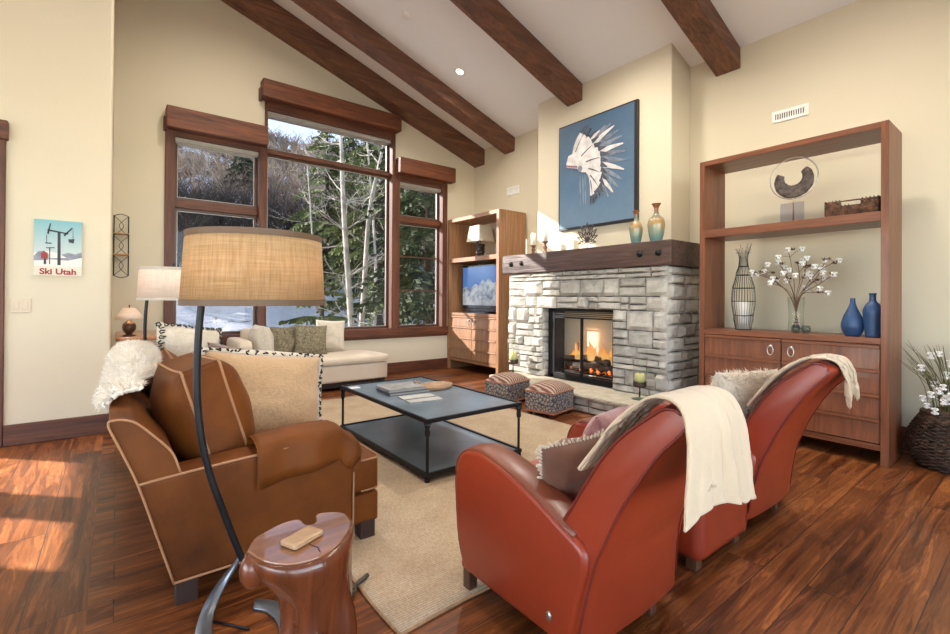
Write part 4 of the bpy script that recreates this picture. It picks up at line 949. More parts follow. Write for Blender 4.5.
# cotton branches in a glass vase
def cotton(name, lab, base, vaseH, vaseR, tips, cat, gl=True, seed=1, rb=.022, grp=None):
    t = thing(name, lab, cat, base); bx_, by_, bz_ = base; q = random.Random(seed)
    if gl:
        b_ = B(); lathe(b_, [(0, 0), (vaseR, 0), (vaseR * .97, .01), (vaseR * .86, vaseH * .5), (vaseR * 1.0, vaseH), (vaseR * .96, vaseH), (vaseR * .82, vaseH * .5), (vaseR * .9, .02), (0, .02)], base, 28, close=False); obj('glass_vase', b_, glassm('clear_glass', (.96, .97, .96)), t, smooth=True)
    st = plain('brown_stem', (.14, .08, .05), .8); S = B(); bolls = []
    for (tx, ty, tz) in tips:
        tip = Vector(base) + Vector((tx, ty, tz)); p0 = Vector(base) + Vector((-tx * .15 + q.uniform(-.01, .01), -ty * .08, .03)); p1 = Vector(base) + Vector((tx * .12, ty * .12, vaseH)); pm = p1.lerp(tip, .5) + Vector((q.uniform(-.02, .02), q.uniform(-.02, .02), q.uniform(-.01, .05)))
        pts = smoothpath([p0, p1, pm, tip], 5); tube(S, pts, .0028, 5); bolls.append(tip)
        for k in range(3):
            p = pts[int(len(pts) * q.uniform(.6, .95))]; e = p + Vector((q.uniform(-.04, .04), q.uniform(-.08, .08), q.uniform(.0, .08))); tube(S, [p, p.lerp(e, .5) + Vector((0, 0, .01)), e], .002, 4); bolls.append(e)
    obj('stems', S, st, t)
    cm_ = plain('cotton', (.80, .78, .74), .95, var=.06); hm_ = plain('dry_husk', (.11, .06, .035), .8)
    for i, p in enumerate(bolls):
        if i % 3 != 1:
            b_ = B()
            for k in range(5): a = k * 2 * PI / 5; bmesh.ops.create_icosphere(b_, subdivisions=2, radius=rb * .62, matrix=Matrix.Translation(p + Vector((math.cos(a), math.sin(a), .9 * (-1) ** k)) * rb * .5))
            obj('cotton_boll', b_, cm_, t, smooth=True)
        b_ = B()
        for k in range(5):
            a = k * 2 * PI / 5 + i; d = Vector((math.cos(a), math.sin(a), .3)); e = p + d * rb * 1.15; s = Vector((-d.y, d.x, 0)) * rb * .35; c0 = p - Vector((0, 0, rb * .8)); mid = (c0 + e) / 2 - Vector((0, 0, .004))
            vs_ = [b_.verts.new(x) for x in (c0, mid + s, e, mid - s, mid - Vector((0, 0, .006)))]; b_.faces.new((vs_[0], vs_[1], vs_[4])); b_.faces.new((vs_[1], vs_[2], vs_[4])); b_.faces.new((vs_[2], vs_[3], vs_[4])); b_.faces.new((vs_[3], vs_[0], vs_[4])); b_.faces.new((vs_[0], vs_[3], vs_[2], vs_[1]))
        obj('husk', b_, hm_, t)
    return t
cotton('cotton_arrangement', 'glass vase of branching cotton stems in the middle of the bookcase', (4.53, 1.385, CZ), .30, .062,
       [(0, .30, .50), (-.02, .33, .53), (.02, .14, .60), (-.03, .05, .70), (.03, .0, .60), (-.02, -.08, .62), (.02, -.20, .60), (-.02, -.27, .58), (.0, -.26, .48), (-.04, .18, .42), (.03, -.14, .45), (.0, -.22, .33), (-.05, .08, .50)], 'cotton stems', seed=5)
for y, lab in ((1.355, 'small round clear glass votive cup at the foot of the cotton vase, left one'), (1.285, 'small round clear glass votive cup at the foot of the cotton vase, right one')):
    b_ = B(); lathe(b_, [(0, 0), (.018, 0), (.034, .02), (.036, .045), (.026, .066), (.022, .066), (.031, .044), (.028, .022), (0, .012)], (4.43, y, CZ), 22, close=False)
    tag(obj('glass_votive', b_, glassm('votive_glass', (.80, .84, .84)), smooth=True, base=(4.43, y, CZ)), lab, 'candle cup', 'glass votives in the bookcase')
def lvase(name, lab, x, y, pr, mat_):
    b_ = B(); P_ = [(max(0, p.x), p.z) for p in smoothpath([(r, 0, z) for r, z in pr], 4)]; lathe(b_, P_, (x, y, CZ), 32, close=False)
    tag(obj(name, b_, mat_, smooth=True, base=(x, y, CZ)), lab, 'vase', 'matte blue vases in the bookcase')
blue = plain('matte_cobalt', (.022, .065, .17), .42, var=.15)
lvase('blue_vase', 'pear shaped matte blue vase with a narrow neck in the bookcase', 4.50, 1.0, [(0, 0), (.045, 0), (.068, .05), (.072, .09), (.058, .15), (.032, .21), (.018, .25), (.016, .285), (.014, .29), (.01, .27), (0, .27)], blue)
lvase('blue_vase', 'shouldered matte blue bottle vase at the right end of the bookcase', 4.48, .876, [(0, 0), (.042, 0), (.048, .04), (.058, .16), (.058, .20), (.042, .245), (.022, .27), (.020, .31), (.024, .325), (.018, .325), (.012, .27), (0, .27)], blue)

# floor basket with flowers by the bookcase
t = thing('flower_basket', 'dark wicker floor basket holding grasses and white flowers beside the bookcase', 'basket', (4.73, .485, 0)); b_ = B(); bxx, byy = 4.73, .485
def brad(z): return .155 + .085 * math.sin(PI * min(1, (z + .02) / .40) ** .9)
for r in range(30):
    z = .012 + r * .0125; R_ = brad(z); n = 64; tube(b_, [(bxx + (R_ + .006 * (1 if (k // 2 + r) % 2 else -1)) * math.cos(2 * PI * k / n), byy + (R_ + .006 * (1 if (k // 2 + r) % 2 else -1)) * math.sin(2 * PI * k / n), z) for k in range(n + 1)], .0078, 5, cap=False)
obj('woven_body', b_, wkd, t, smooth=True)
b_ = B(); n = 60; tube(b_, [(bxx + brad(.385) * math.cos(2 * PI * k / n), byy + brad(.385) * math.sin(2 * PI * k / n), .39) for k in range(n + 1)], .016, 8, cap=False); lathe(b_, [(0, .004), (.15, .004), (.15, .02), (0, .02)], (bxx, byy, 0), 30, close=False); obj('rim_and_base', b_, wkd, t, smooth=True)
b_ = B(); lathe(b_, [(0, .34), (.19, .34), (.15, .41), (0, .44)], (bxx, byy, 0), 24, close=False); obj('moss_filling', b_, plain('brown_moss', (.10, .06, .035), .95, var=.4, nscale=20, bmp=.8), t, smooth=True)
q = random.Random(8); b_ = B()
for k in range(150):
    a = q.uniform(0, 2 * PI); s = q.uniform(.02, .13); L = q.uniform(.35, .62); p = Vector((bxx + s * math.cos(a), byy + s * math.sin(a), .38)); ln = q.uniform(.1, .42); pts = [p, p + Vector((math.cos(a) * ln * .25, math.sin(a) * ln * .25, L * .5)), p + Vector((math.cos(a) * ln, math.sin(a) * ln, L * q.uniform(.85, 1)))]
    if pts[2].y > .74 or pts[2].x > 5.02: continue
    tube(b_, smoothpath(pts, 3), [.0022] * 6 + [.0008], 3)
obj('dry_grass', b_, plain('olive_grass', (.13, .14, .05), .8, var=.4, nscale=5), t)
b_ = B(); ST = B()
fl = []
for k in range(34):
    a = q.uniform(PI * .75, PI * 1.6); s = q.uniform(.08, .30); h = q.uniform(.48, .88); fl.append(Vector((bxx + s * math.cos(a), byy + s * math.sin(a) * .9, h)))
for cc in ((4.37, .52, .53), (4.36, .56, .50), (4.37, .46, .50), (4.35, .50, .46), (4.36, .58, .42), (4.35, .54, .39), (4.37, .44, .44), (4.36, .50, .56)): fl.append(Vector(cc) + Vector((.10, 0, .05)))
for p in fl:
    tube(ST, smoothpath([(bxx + q.uniform(-.05, .05), byy + q.uniform(-.05, .05), .39), Vector((bxx, byy, .45)).lerp(p, .6) + Vector((0, 0, .04)), p], 4), .0022, 4)
obj('flower_stems', ST, plain('green_stem', (.12, .15, .05), .7), t)
wf2 = plain('white_petal', (.80, .79, .76), .7, var=.05)
for p in fl:
    b_ = B(); r = q.uniform(.014, .022)
    for k in range(6): a = k * PI / 3; bmesh.ops.create_icosphere(b_, subdivisions=1, radius=r * .55, matrix=Matrix.Translation(p + Vector((math.cos(a) * .7, math.sin(a) * .7, .8 * (-1) ** k)) * r))
    bmesh.ops.create_icosphere(b_, subdivisions=1, radius=r * .6, matrix=Matrix.Translation(p)); obj('white_flower', b_, wf2, t, smooth=True)

# ================================================================== seating
def leather(name, col, rough=.34):
    m, nt, b = _new(name); v = coords(nt); f = noise_tex(nt, v, 2.5, 5, .6); f2 = noise_tex(nt, v, 130, 3, .6)
    nt.links.new(ramp(nt, f, [(.3, tuple(c * .72 for c in col)), (.7, col)]), b.inputs['Base Color']); b.inputs['Roughness'].default_value = rough
    b.inputs['Coat Weight'].default_value = .12; b.inputs['Coat Roughness'].default_value = .3; n = bump(nt, b, f2, .10, .002); bump(nt, b, noise_tex(nt, v, 7, 3), .12, .01, n); return m
red_m = leather('red_leather', (.305, .038, .013)); red_arm = leather('brown_red_leather', (.20, .05, .024), .36); redd = leather('piping_leather', (.16, .022, .014))
legw = wood('dark_leg_wood', (.05, .02, .01), (.14, .06, .03), 'Z', 1, .4, .2, .2)
def armchair(lab):
    t = thing('armchair', lab, 'armchair', (0, 0, 0), 'red leather club armchairs'); RX, RY = 1.54, 1.2   # footprint centre
    out = [(1.50, .092), (1.545, .20), (1.565, .36), (1.568, .455), (1.553, .525), (1.515, .570), (1.46, .594), (1.40, .600), (1.32, .588), (1.17, .550), (.985, .475), (.885, .415), (.915, .25), (.945, .092)]
    pr = [(p.y, p.z) for p in smoothpath([(0, a, b) for a, b in out], 3)]
    taper = lambda x, y: x - (.24 * max(0, 1.5 - y) / .6 if x > 1.5 else 0)
    for x0, x1 in ((1.12, 1.255), (1.825, 1.96)):
        bm = B(); prism(bm, pr, 'X', x0, x1)
        for v in bm.verts: v.co.x = taper(v.co.x, v.co.y)
        a = obj('arm', bm, red_m, t, bevel=.022, seg=4, angle=.9, smooth=True)
        # brown pad along the top of the arm
        bm = B(); top = [p for p in pr if p[1] > .40][2:-2]; top = [p for p in top if p[0] > .9]; g = []
        for (y, z) in top: g.append([(taper((x0 + x1) / 2, y) + w * (x1 - x0) / 2 * .96, y, z + .006 - .012 * w * w) for w in (-.93, -.6, 0, .6, .93)])
        sheet(bm, g); pad = obj('arm_top', bm, red_arm, a, smooth=True); solid(pad, .012, 0)
        for s, xs in ((-1, x0), (1, x1)):
            bm = B(); tube(bm, [(taper(xs - s * .016, y), y + .004, z - .002) for (y, z) in pr if z > .10 and y > .95], .0055, 6); obj('arm_piping', bm, redd, a, smooth=True)
    # back: lofted across its width, leaning back and narrowing upwards
    rear = [(.928, .092), (.90, .25), (.866, .393), (.838, .465), (.775, .61), (.682, .77), (.612, .855), (.600, .885)]
    front = [(.622, .912), (.66, .912), (.695, .888), (.785, .81), (.85, .73), (.893, .66), (.955, .55), (1.0, .46), (1.02, .30), (1.02, .11)]
    crv = [(p.y, p.z) for p in smoothpath([(0, a, b) for a, b in rear + front], 3)]; nrear = len(rear) * 3 - 2
    bm = B(); nx = 14; rings = []
    for i in range(nx + 1):
        u = i / nx; bulge = math.sin(PI * u) ** .6; ring = []
        for k, (y, z) in enumerate(crv):
            tt = z / .93; xl = 1.123 + .045 * tt; xr = 1.735 - .27 * tt ** 1.2; x = xl + (xr - xl) * u
            zz = z - (.05 * max(0, (u - .6) / .4) ** 2 + .012 * (1 - bulge)) * max(0, tt - .3); yy = y + (.035 * bulge if k > nrear and z > .35 else 0) * math.sin(PI * min(1, (z - .3) / .62 if z > .3 else 0)) - (.02 * bulge if k <= nrear else 0)
            ring.append(bm.verts.new((x, yy, zz)))
        rings.append(ring)
    m_ = len(crv)
    for i in range(nx):
        for k in range(m_): bm.faces.new((rings[i][k], rings[i][(k + 1) % m_], rings[i + 1][(k + 1) % m_], rings[i + 1][k]))
    bm.faces.new(rings[0]); bm.faces.new(rings[-1][::-1])
    L = [v.co.copy() for v in rings[0]]; Rr = [v.co.copy() for v in rings[-1]]; mid = [v.co.copy() for v in rings[3]]
    bk = obj('backrest', bm, red_m, t, bevel=.012, seg=3, angle=.9, smooth=True)
    for pts in (L, Rr):
        bm = B(); tube(bm, pts[1:nrear + 1], .0045, 6); obj('back_piping', bm, redd, bk, smooth=True); bm = B(); tube(bm, pts[nrear + 1:-4], .0055, 6); obj('front_piping', bm, redd, bk, smooth=True)
    bm = B(); tube(bm, [p + Vector((0, -.0, .001)) for p in mid[nrear:-5]], .004, 6); obj('seam', bm, redd, bk, smooth=True)
    for xx in (1.33, 1.55):
        k = int(round((xx - 1.12) / .615 * nx)); 
    bm = B(); rbox(bm, 1.262, 1.812, .98, 1.575, .27, .435, .045, puff=.022); st = obj('seat_cushion', bm, leather('seat_leather', (.37, .07, .04)), t, smooth=True)
    for v in st.data.vertices:
        if v.co.x > 1.5: v.co.x = v.co.x - .2 * max(0, 1.5 - v.co.y) / .6
    bm = B(); prism(bm, [(1.13, .93), (1.72, .93), (1.95, 1.53), (1.13, 1.53)], 'Z', .092, .27); obj('seat_base', bm, red_m, t, bevel=.01)
    for x, y in ((1.135, 1.50), (1.89, 1.50), (1.17, .98), (1.60, .98)):
        bm = B(); prism(bm, [(x, y - .022), (x + .042, y - .022), (x + .042, y + .022), (x, y + .022)], 'Z', 0, .094); obj('leg', bm, legw, t, bevel=.004)
    bm = B(); lathe(bm, [(.0, 0), (.012, 0), (.011, .004), (0, .005)], n=16, M=Matrix(((0, 0, -1, 1.119), (0, 1, 0, 1.03), (1.5, 0, 0, .165), (0, 0, 0, 1)))); obj('badge', bm, plain('nickel', (.55, .52, .48), .3, .9), t, smooth=True)
    return t
A = armchair('red leather club armchair nearest the camera, pale throw over its back')
Bc = copy_tree(A); Bc.location = (1.375, .05, 0); Bc['label'] = 'red leather club armchair closer to the bookcase, fringed throw over its back'
ot = thing('ottoman', 'low red leather ottoman standing between the two armchairs', 'ottoman', (2.24, 1.1, 0))
bm = B(); rbox(bm, 1.985, 2.475, .955, 1.42, .06, .335, .02, puff=.006); obj('body', bm, red_m, ot, smooth=True)
bm = B(); rbox(bm, 1.978, 2.482, .948, 1.427, .335, .435, .03, puff=.015); obj('seat_pad', bm, red_m, ot, smooth=True)
bm = B(); tube(bm, [(1.985, .955, .336), (2.475, .955, .336), (2.475, 1.42, .336), (1.985, 1.42, .336), (1.985, .955, .336)], .005, 6); obj('piping', bm, redd, ot)
for x, y in ((2.02, .99), (2.40, .99), (2.02, 1.35), (2.40, 1.35)): obj('leg', bx(x, x + .05, y, y + .05, 0, .07), legw, ot, bevel=.003)

# throws: cloth laid over the chair backs
throw_m = fabric('cream_wool', (.62, .50, .36), (.54, .43, .30), 1.2, .95, .35, .3, weave=False, blotch=4)
def throw(lab, ox, oy, stations, seed, fringe=True):
    """stations: (y, z, x_left, x_right) from the front hem over the top to the rear hem"""
    q = random.Random(seed); S = smoothpath([(y, z, 0) for y, z, _, _ in stations], 8); XL = smoothpath([(a, 0, 0) for _, _, a, _ in stations], 8); XR_ = smoothpath([(b, 0, 0) for _, _, _, b in stations], 8); rows = []; n = 40
    cum = 0; prev = None
    for i, p in enumerate(S):
        a, b = XL[i].x, XR_[i].x; f = i / (len(S) - 1); row = []
        tn = (S[min(i + 1, len(S) - 1)] - S[max(i - 1, 0)]); nv = Vector((tn.y, -tn.x)); nv = nv.normalized() if nv.length else Vector((0, 1))
        for k in range(n + 1):
            u = k / n; hang = sstep(.45, 1, f); w = (.004 + .016 * hang) * math.sin(u * 17 + seed + math.sin(f * 3) * .8) * (.6 + .4 * math.sin(u * 7 + seed)) + .006 * noise.noise(Vector((u * 6, f * 7, seed)))
            sag = -.022 * hang * math.sin(u * 5 + seed) - .012 * hang
            off = .012 + (abs(w) * .8 + w * .35) * (.4 + .6 * hang)
            y = oy + p.x + nv.x * off; z = p.y + nv.y * off + (sag if f > .9 else 0)
            row.append(Vector((ox + a + (b - a) * u + .006 * math.sin(f * 9 + k), y, z)))
        rows.append(row)
    t = thing('throw_blanket', lab, 'throw', rows[len(rows) // 2][n // 2], 'pale throws over the armchairs'); bm = B(); sheet(bm, rows); c = obj('cloth', bm, throw_m, t, smooth=True); solid(c, .007, 1)
    if fringe:
        bm = B(); last = rows[-1]
        for k in range(n):
            for s in (0, .5):
                p = last[k].lerp(last[k + 1], s); tube(bm, [p, p + Vector((q.uniform(-.004, .004), q.uniform(-.004, .002), -.02)), p + Vector((q.uniform(-.01, .01), q.uniform(-.008, .002), -q.uniform(.04, .055)))], [.0028, .002, .001], 4)
        obj('fringe', bm, throw_m, t)
    return t
throw('pale cream throw hanging down the back of the nearest red armchair', 0, 0, [(.935, .65, 1.16, 1.24), (.885, .72, 1.16, 1.28), (.80, .83, 1.155, 1.32), (.71, .905, 1.15, 1.36), (.655, .925, 1.14, 1.38), (.60, .915, 1.12, 1.39), (.578, .86, 1.10, 1.41), (.575, .79, 1.09, 1.43), (.575, .72, 1.08, 1.455), (.575, .655, 1.08, 1.48)], 3, False)
throw('pale fringed throw draped over the back of the armchair by the bookcase', 1.375, .05, [(.935, .65, 1.18, 1.22), (.885, .72, 1.175, 1.26), (.80, .83, 1.17, 1.31), (.71, .905, 1.17, 1.34), (.655, .925, 1.18, 1.36), (.60, .915, 1.21, 1.39), (.578, .87, 1.24, 1.41), (.575, .82, 1.26, 1.43), (.575, .79, 1.27, 1.44)], 8, True)

# ------------------------------------------------------------ sofa
velvet = fabric('caramel_velvet', (.185, .055, .008), (.065, .018, .004), 1, .6, .3, .03, weave=False, blotch=2.2); pip = plain('light_piping', (.36, .18, .085), .7)
vb = velvet.node_tree.nodes['Principled BSDF']; vb.inputs['Specular IOR Level'].default_value = .2; vb.inputs['Sheen Roughness'].default_value = .35; vb.inputs['Sheen Tint'].default_value = (1, .55, .25, 1)
Y0, Y1 = 2.10, 4.35
sf = thing('sofa', 'caramel brown velvet sofa with light piping, fleece over its back', 'sofa', (.5, 3.2, 0))
bm = B(); bo = [(.182, .096), (.125, .30), (.068, .50), (.02, .63), (-.02, .735), (-.005, .752), (.03, .748), (.063, .73), (.11, .68), (.153, .63), (.178, .59), (.20, .52), (.24, .40), (.26, .22), (.27, .096)]
bo = [(p.x, p.y) for p in smoothpath([(a, b, 0) for a, b in bo], 3)]; prism(bm, bo, 'Y', Y0 + .002, Y1 - .002); obj('backrest', bm, velvet, sf, bevel=.012, seg=3, smooth=True, angle=.9)
for yy in (Y0, Y1): bm = B(); tube(bm, [(x, yy, z) for x, z in bo[:34]], .0048, 6); obj('back_piping', bm, pip, sf, smooth=True)
for s, (ya, yb) in enumerate(((Y0, Y0 + .17), (Y1 - .17, Y1))):
    o_ = [(.182, .096), (.125, .30), (.068, .50), (.20, .512), (.478, .530), (.80, .545), (.87, .53), (.905, .47), (.905, .30), (.905, .096)]
    bm = B(); prism(bm, o_, 'Y', ya, yb); a = obj('arm', bm, velvet, sf, bevel=.014, seg=3)
    ysd = ya if s == 0 else yb
    bm = B(); tube(bm, smoothpath([(.068, ysd, .502), (.2, ysd, .514), (.478, ysd, .531), (.78, ysd, .548)], 4), .0055, 6); obj('arm_piping', bm, pip, a, smooth=True)
    bm = B(); tube(bm, [(.182, ysd, .098), (.905, ysd, .098)], .005, 6); tube(bm, [(.905, ysd, .098), (.907, ysd, .36)], .0045, 6); obj('base_piping', bm, pip, a)
    # loose arm cap folded over the front half of the arm, rounded nose
    rows = []; sg = -1 if s == 0 else 1; yc = (ya + yb) / 2; hw = (yb - ya) / 2 + .012
    for i in range(25):
        f = i / 24; x = .475 + .44 * f; nose = sstep(.78, 1, f); zt = .572 + .02 * math.sin(f * 3) - .055 * nose; row = []
        for (w, dz) in ((1, -.185), (1.01, -.13), (1.04, -.08), (1.03, -.04), (.93, -.012), (.7, .0), (.35, .008), (0, .010), (-.5, .006), (-.92, -.012), (-1.0, -.05), (-1.0, -.12)):
            ww = hw * w; fold = .014 * math.sin(f * 11 + 2) * (dz < -.03) * (w > 0) + .010 * noise.noise(Vector((f * 5, w * 3, 1))); zz = zt + dz * (1 + .0 * f) + (.06 * f * f if dz < -.15 and w > 0 else 0)
            row.append((x - (.03 * nose if dz < -.10 else 0), yc + sg * (ww + (fold if w > 0 else 0) + (.018 * math.sin(PI * f) if dz < -.1 and w > 0 else 0)), zz))
        rows.append(row)
    bm = B(); sheet(bm, rows)
    nose = rows[-1]; c_ = [bm.verts.new((.945, yc + (Vector(p).y - yc) * .7, .565 - .05 + (p[2] - .52) * .55 - .03)) for p in nose]; bm.verts.ensure_lookup_table(); last = list(bm.verts)[24 * 12:25 * 12]
    for k in range(11): bm.faces.new((last[k], last[k + 1], c_[k + 1], c_[k]))
    bm.faces.new(c_); cap = obj('arm_cap', bm, velvet, a, smooth=True); solid(cap, .008, 0)
    bm = B(); tube(bm, [Vector(p) + Vector((-.002, 0, 0)) for p in rows[0]], .004, 5); obj('cap_hem', bm, pip if False else velvet, a)
obj('base', rbox(B(), .26, 1.03, Y0 + .17, Y1 - .17, .096, .235, .012), velvet, sf, smooth=True)
obj('base_front', rbox(B(), .905, 1.045, Y0 + .015, Y1 - .015, .088, .235, .012), velvet, sf, smooth=True)
ym = (Y0 + Y1) / 2
for ya, yb, e in ((Y0 + .012, ym - .003, 0), (ym + .003, Y1 - .012, 1)):
    bm = B(); rbox(bm, .27, .91, ya + (.16 if e == 0 else 0), yb - (.16 if e else 0), .236, .42, .03, puff=.016); rbox(bm, .88, 1.05, ya, yb, .238, .415, .03, puff=.008)
    c = obj('seat_cushion', bm, velvet, sf, smooth=True)
    for z in (.252, .400): bm = B(); tube(bm, [(.95, ya, z), (1.03, ya + .004, z), (1.052, ya + .03, z), (1.056, (ya + yb) / 2, z), (1.052, yb - .03, z), (1.03, yb - .004, z), (.95, yb, z)], .005, 6); obj('cushion_piping', bm, pip, c, smooth=True)
for x, y in ((.19, Y0 + .01), (.95, Y0 + .01), (.19, Y1 - .09), (.95, Y1 - .09)):
    bm = B(); prism(bm, [(x, y), (x + .075, y), (x + .075, y + .075), (x, y + .075)], 'Z', 0, .1); obj('leg', bm, plain('espresso_leg', (.035, .014, .009), .6), sf, bevel=.004)

# cushions
def cushion(lab, M, w, h, t_, m, grp=None, pipe=None, seed=1, wr=.008, boxed=0, name='cushion', front=None, extra=None, pinch=.07):
    c = M.translation.copy(); t = thing(name, lab, 'cushion', c, grp)
    if front is None: bm = B(); pillow(bm, w, h, t_, M, 26, seed=seed, wr=wr, box_=boxed, pinch=pinch); obj('cover', bm, m, t, smooth=True)
    else:
        bm = B(); pillow(bm, w, h, t_, M, 26, seed=seed, wr=wr, side=-1, pinch=pinch); obj('back_cover', bm, m, t, smooth=True); bm = B(); pillow(bm, w, h, t_, M, 26, seed=seed, wr=wr, side=1, pinch=pinch); obj('front_cover', bm, front, t, smooth=True)
    if pipe: bm = B(); tube(bm, rim(w, h, M, pinch), .0055, 6, cap=False); obj('piping', bm, pipe, t, smooth=True)
    if extra: extra(t)
    return t
# boxed velvet back cushions: front/back domes joined by a gusset between two piped seams
def boxed(lab, M, w, h, g, dome, seed, grp='caramel velvet back cushions of the sofa'):
    t = thing('back_cushion', lab, 'cushion', M.translation, grp); n = 24; bm = B()
    def edge(u, v): return M @ Vector((u * w / 2 * (1 - .05 * (1 - v * v)), v * h / 2 * (1 - .04 * (1 - u * u)), 0))
    zax = (M.to_3x3() @ Vector((0, 0, 1))).normalized(); G = {}
    for s in (1, -1):
        for i in range(n + 1):
            for j in range(n + 1):
                u = -1 + 2 * i / n; v = -1 + 2 * j / n; uu = math.sin(u * PI / 2) ; vv = math.sin(v * PI / 2)
                e = (max(0, 1 - abs(uu) ** 2.4)) ** .6 * (max(0, 1 - abs(vv) ** 2.4)) ** .6; z = g / 2 + dome * e + .012 * noise.noise(Vector((u * 3, v * 3, seed + s))) * e
                r_ = .93 if abs(uu) > .98 and abs(vv) > .98 else 1
                G[(s, i, j)] = bm.verts.new(edge(uu * r_, vv * r_) + zax * s * z)
        for i in range(n):
            for j in range(n): bm.faces.new((G[(s, i, j)], G[(s, i + 1, j)], G[(s, i + 1, j + 1)], G[(s, i, j + 1)]))
    ring = [(i, 0) for i in range(n)] + [(n, j) for j in range(n)] + [(i, n) for i in range(n, 0, -1)] + [(0, j) for j in range(n, 0, -1)]
    for k in range(len(ring)):
        a, b_ = ring[k], ring[(k + 1) % len(ring)]; bm.faces.new((G[(1, *a)], G[(1, *b_)], G[(-1, *b_)], G[(-1, *a)]))
    paths = [[G[(s, *a)].co.copy() for a in ring + ring[:1]] for s in (1, -1)]
    c = obj('cover', bm, velvet, t, smooth=True)
    for p in paths: bm = B(); tube(bm, p, .006, 6, cap=False); obj('piping', bm, pip, c, smooth=True)
    return t
# normal of the cushion points to +X and up a little
boxed('big caramel velvet back cushion with light piping at the near end of the sofa', basis((.335, 2.55, .655), (-.10, 1, -.02), (-.30, 0, 1)), .50, .50, .15, .115, 1)
boxed('caramel velvet back cushion half hidden under the white fleece', basis((.27, 3.35, .62), (0, 1, .02), (-.33, 0, 1)), .62, .46, .11, .07, 2)
boxed('caramel velvet back cushion at the far end of the sofa', basis((.29, 3.95, .61), (0, 1, .02), (-.33, 0, 1)), .60, .46, .11, .07, 3)
tan = fabric('tan_linen', (.56, .37, .20), (.47, .30, .155), 1.3, .9, .3, .3); cream = fabric('cream_linen', (.68, .60, .48), (.60, .52, .41), 1.3, .9, .3, .3); blk = plain('black_stitch', (.015, .013, .012), .9)
def motifs(t, M, w, h, seed, n=60, border=.0, cx0=-1, cx1=1):
    """stitched black scroll motifs on a cream band around the seam"""
    q = random.Random(seed); bm = B()
    for k in range(n):
        a = k / n * 4; side = int(a); s = -1 + 2 * (a - side); u, v = ((s, .93), (.93, -s), (-s, -.93), (-.93, s))[side]; u *= .96; v *= .96; pts = []
        for j in range(6):
            th = j * 1.1 + q.random() * 2; r_ = .018 * (1 - j * .1); uu = u + r_ * math.cos(th) / w * 2; vv = v + r_ * math.sin(th) / h * 2; e = max(.0, (1 - min(1, abs(uu)) ** 2.6)) ** .55 * max(0, (1 - min(1, abs(vv)) ** 2.6)) ** .55
            pts.append(M @ Vector((uu * w / 2 * .98, vv * h / 2 * .98, .09 * e + .008)))
        tube(bm, pts, .0045, 4)
    obj('stitched_border', bm, blk, t)
M2 = basis((.675, 2.80, .63), (1, .10, -.14), (.11, .30, 1))
def border2(t):
    # cream scalloped flange with black motifs standing out around the tan front
    bm = B(); P_ = rim(.66, .50, M2, .05, 14); n = len(P_); cen = M2.translation; rows = [P_, [p + (p - cen).normalized() * .035 + (M2.to_3x3() @ Vector((0, 0, -1))) * .03 for p in P_]]
    sheet(bm, rows); f = obj('cream_flange', bm, cream, t, smooth=True); solid(f, .006, 0); q = random.Random(3); bm = B()
    for k in range(n - 1):
        for r_ in range(2):
            a = rows[0][k].lerp(rows[1][k], q.uniform(.25, .8)).lerp(rows[0][k + 1], .3 * r_); d = Vector([q.uniform(-1, 1) for _ in range(3)]) * .012; up = (M2.to_3x3() @ Vector((0, 0, 1))) * .006
            tube(bm, [a + up - d, a + up + Vector((d.y, d.z, d.x)) * .5, a + up + d], .005, 5); tube(bm, [a - up - d, a - up + Vector((d.y, d.z, d.x)) * .5, a - up + d], .005, 5)
    obj('stitched_border', bm, blk, t)
cushion('large tan cushion with black stitched cream border leaning on the near sofa arm', M2, .66, .50, .20, tan, seed=4, extra=border2, wr=.007, pinch=.05)
stripe = fabric('taupe_velvet', (.20, .125, .09), (.10, .06, .045), 1, .8, .3, .2, weave=False, blotch=9)
cushion('taupe velvet cushion with piping behind the tan cushion on the sofa', basis((.60, 3.05, .70), (1, .25, -.22), (.2, .35, 1)), .44, .40, .17, stripe, pipe=plain('grey_piping', (.32, .27, .23), .8), seed=6, wr=.012)
Mf = basis((.40, 3.72, .80), (1, .3, -.18), (.1, .35, 1))
cushion('cream cushion with black stitched motifs at the far end of the sofa', Mf, .44, .42, .17, cream, seed=7, extra=lambda t: motifs(t, Mf, .44, .42, 5, 44))
cushion('small cream bolster cushion lying on the front edge of the brown sofa seat', basis((.90, 3.05, .475), (.9, .35, 0), (0, 0, 1)), .36, .13, .13, cream, seed=9)

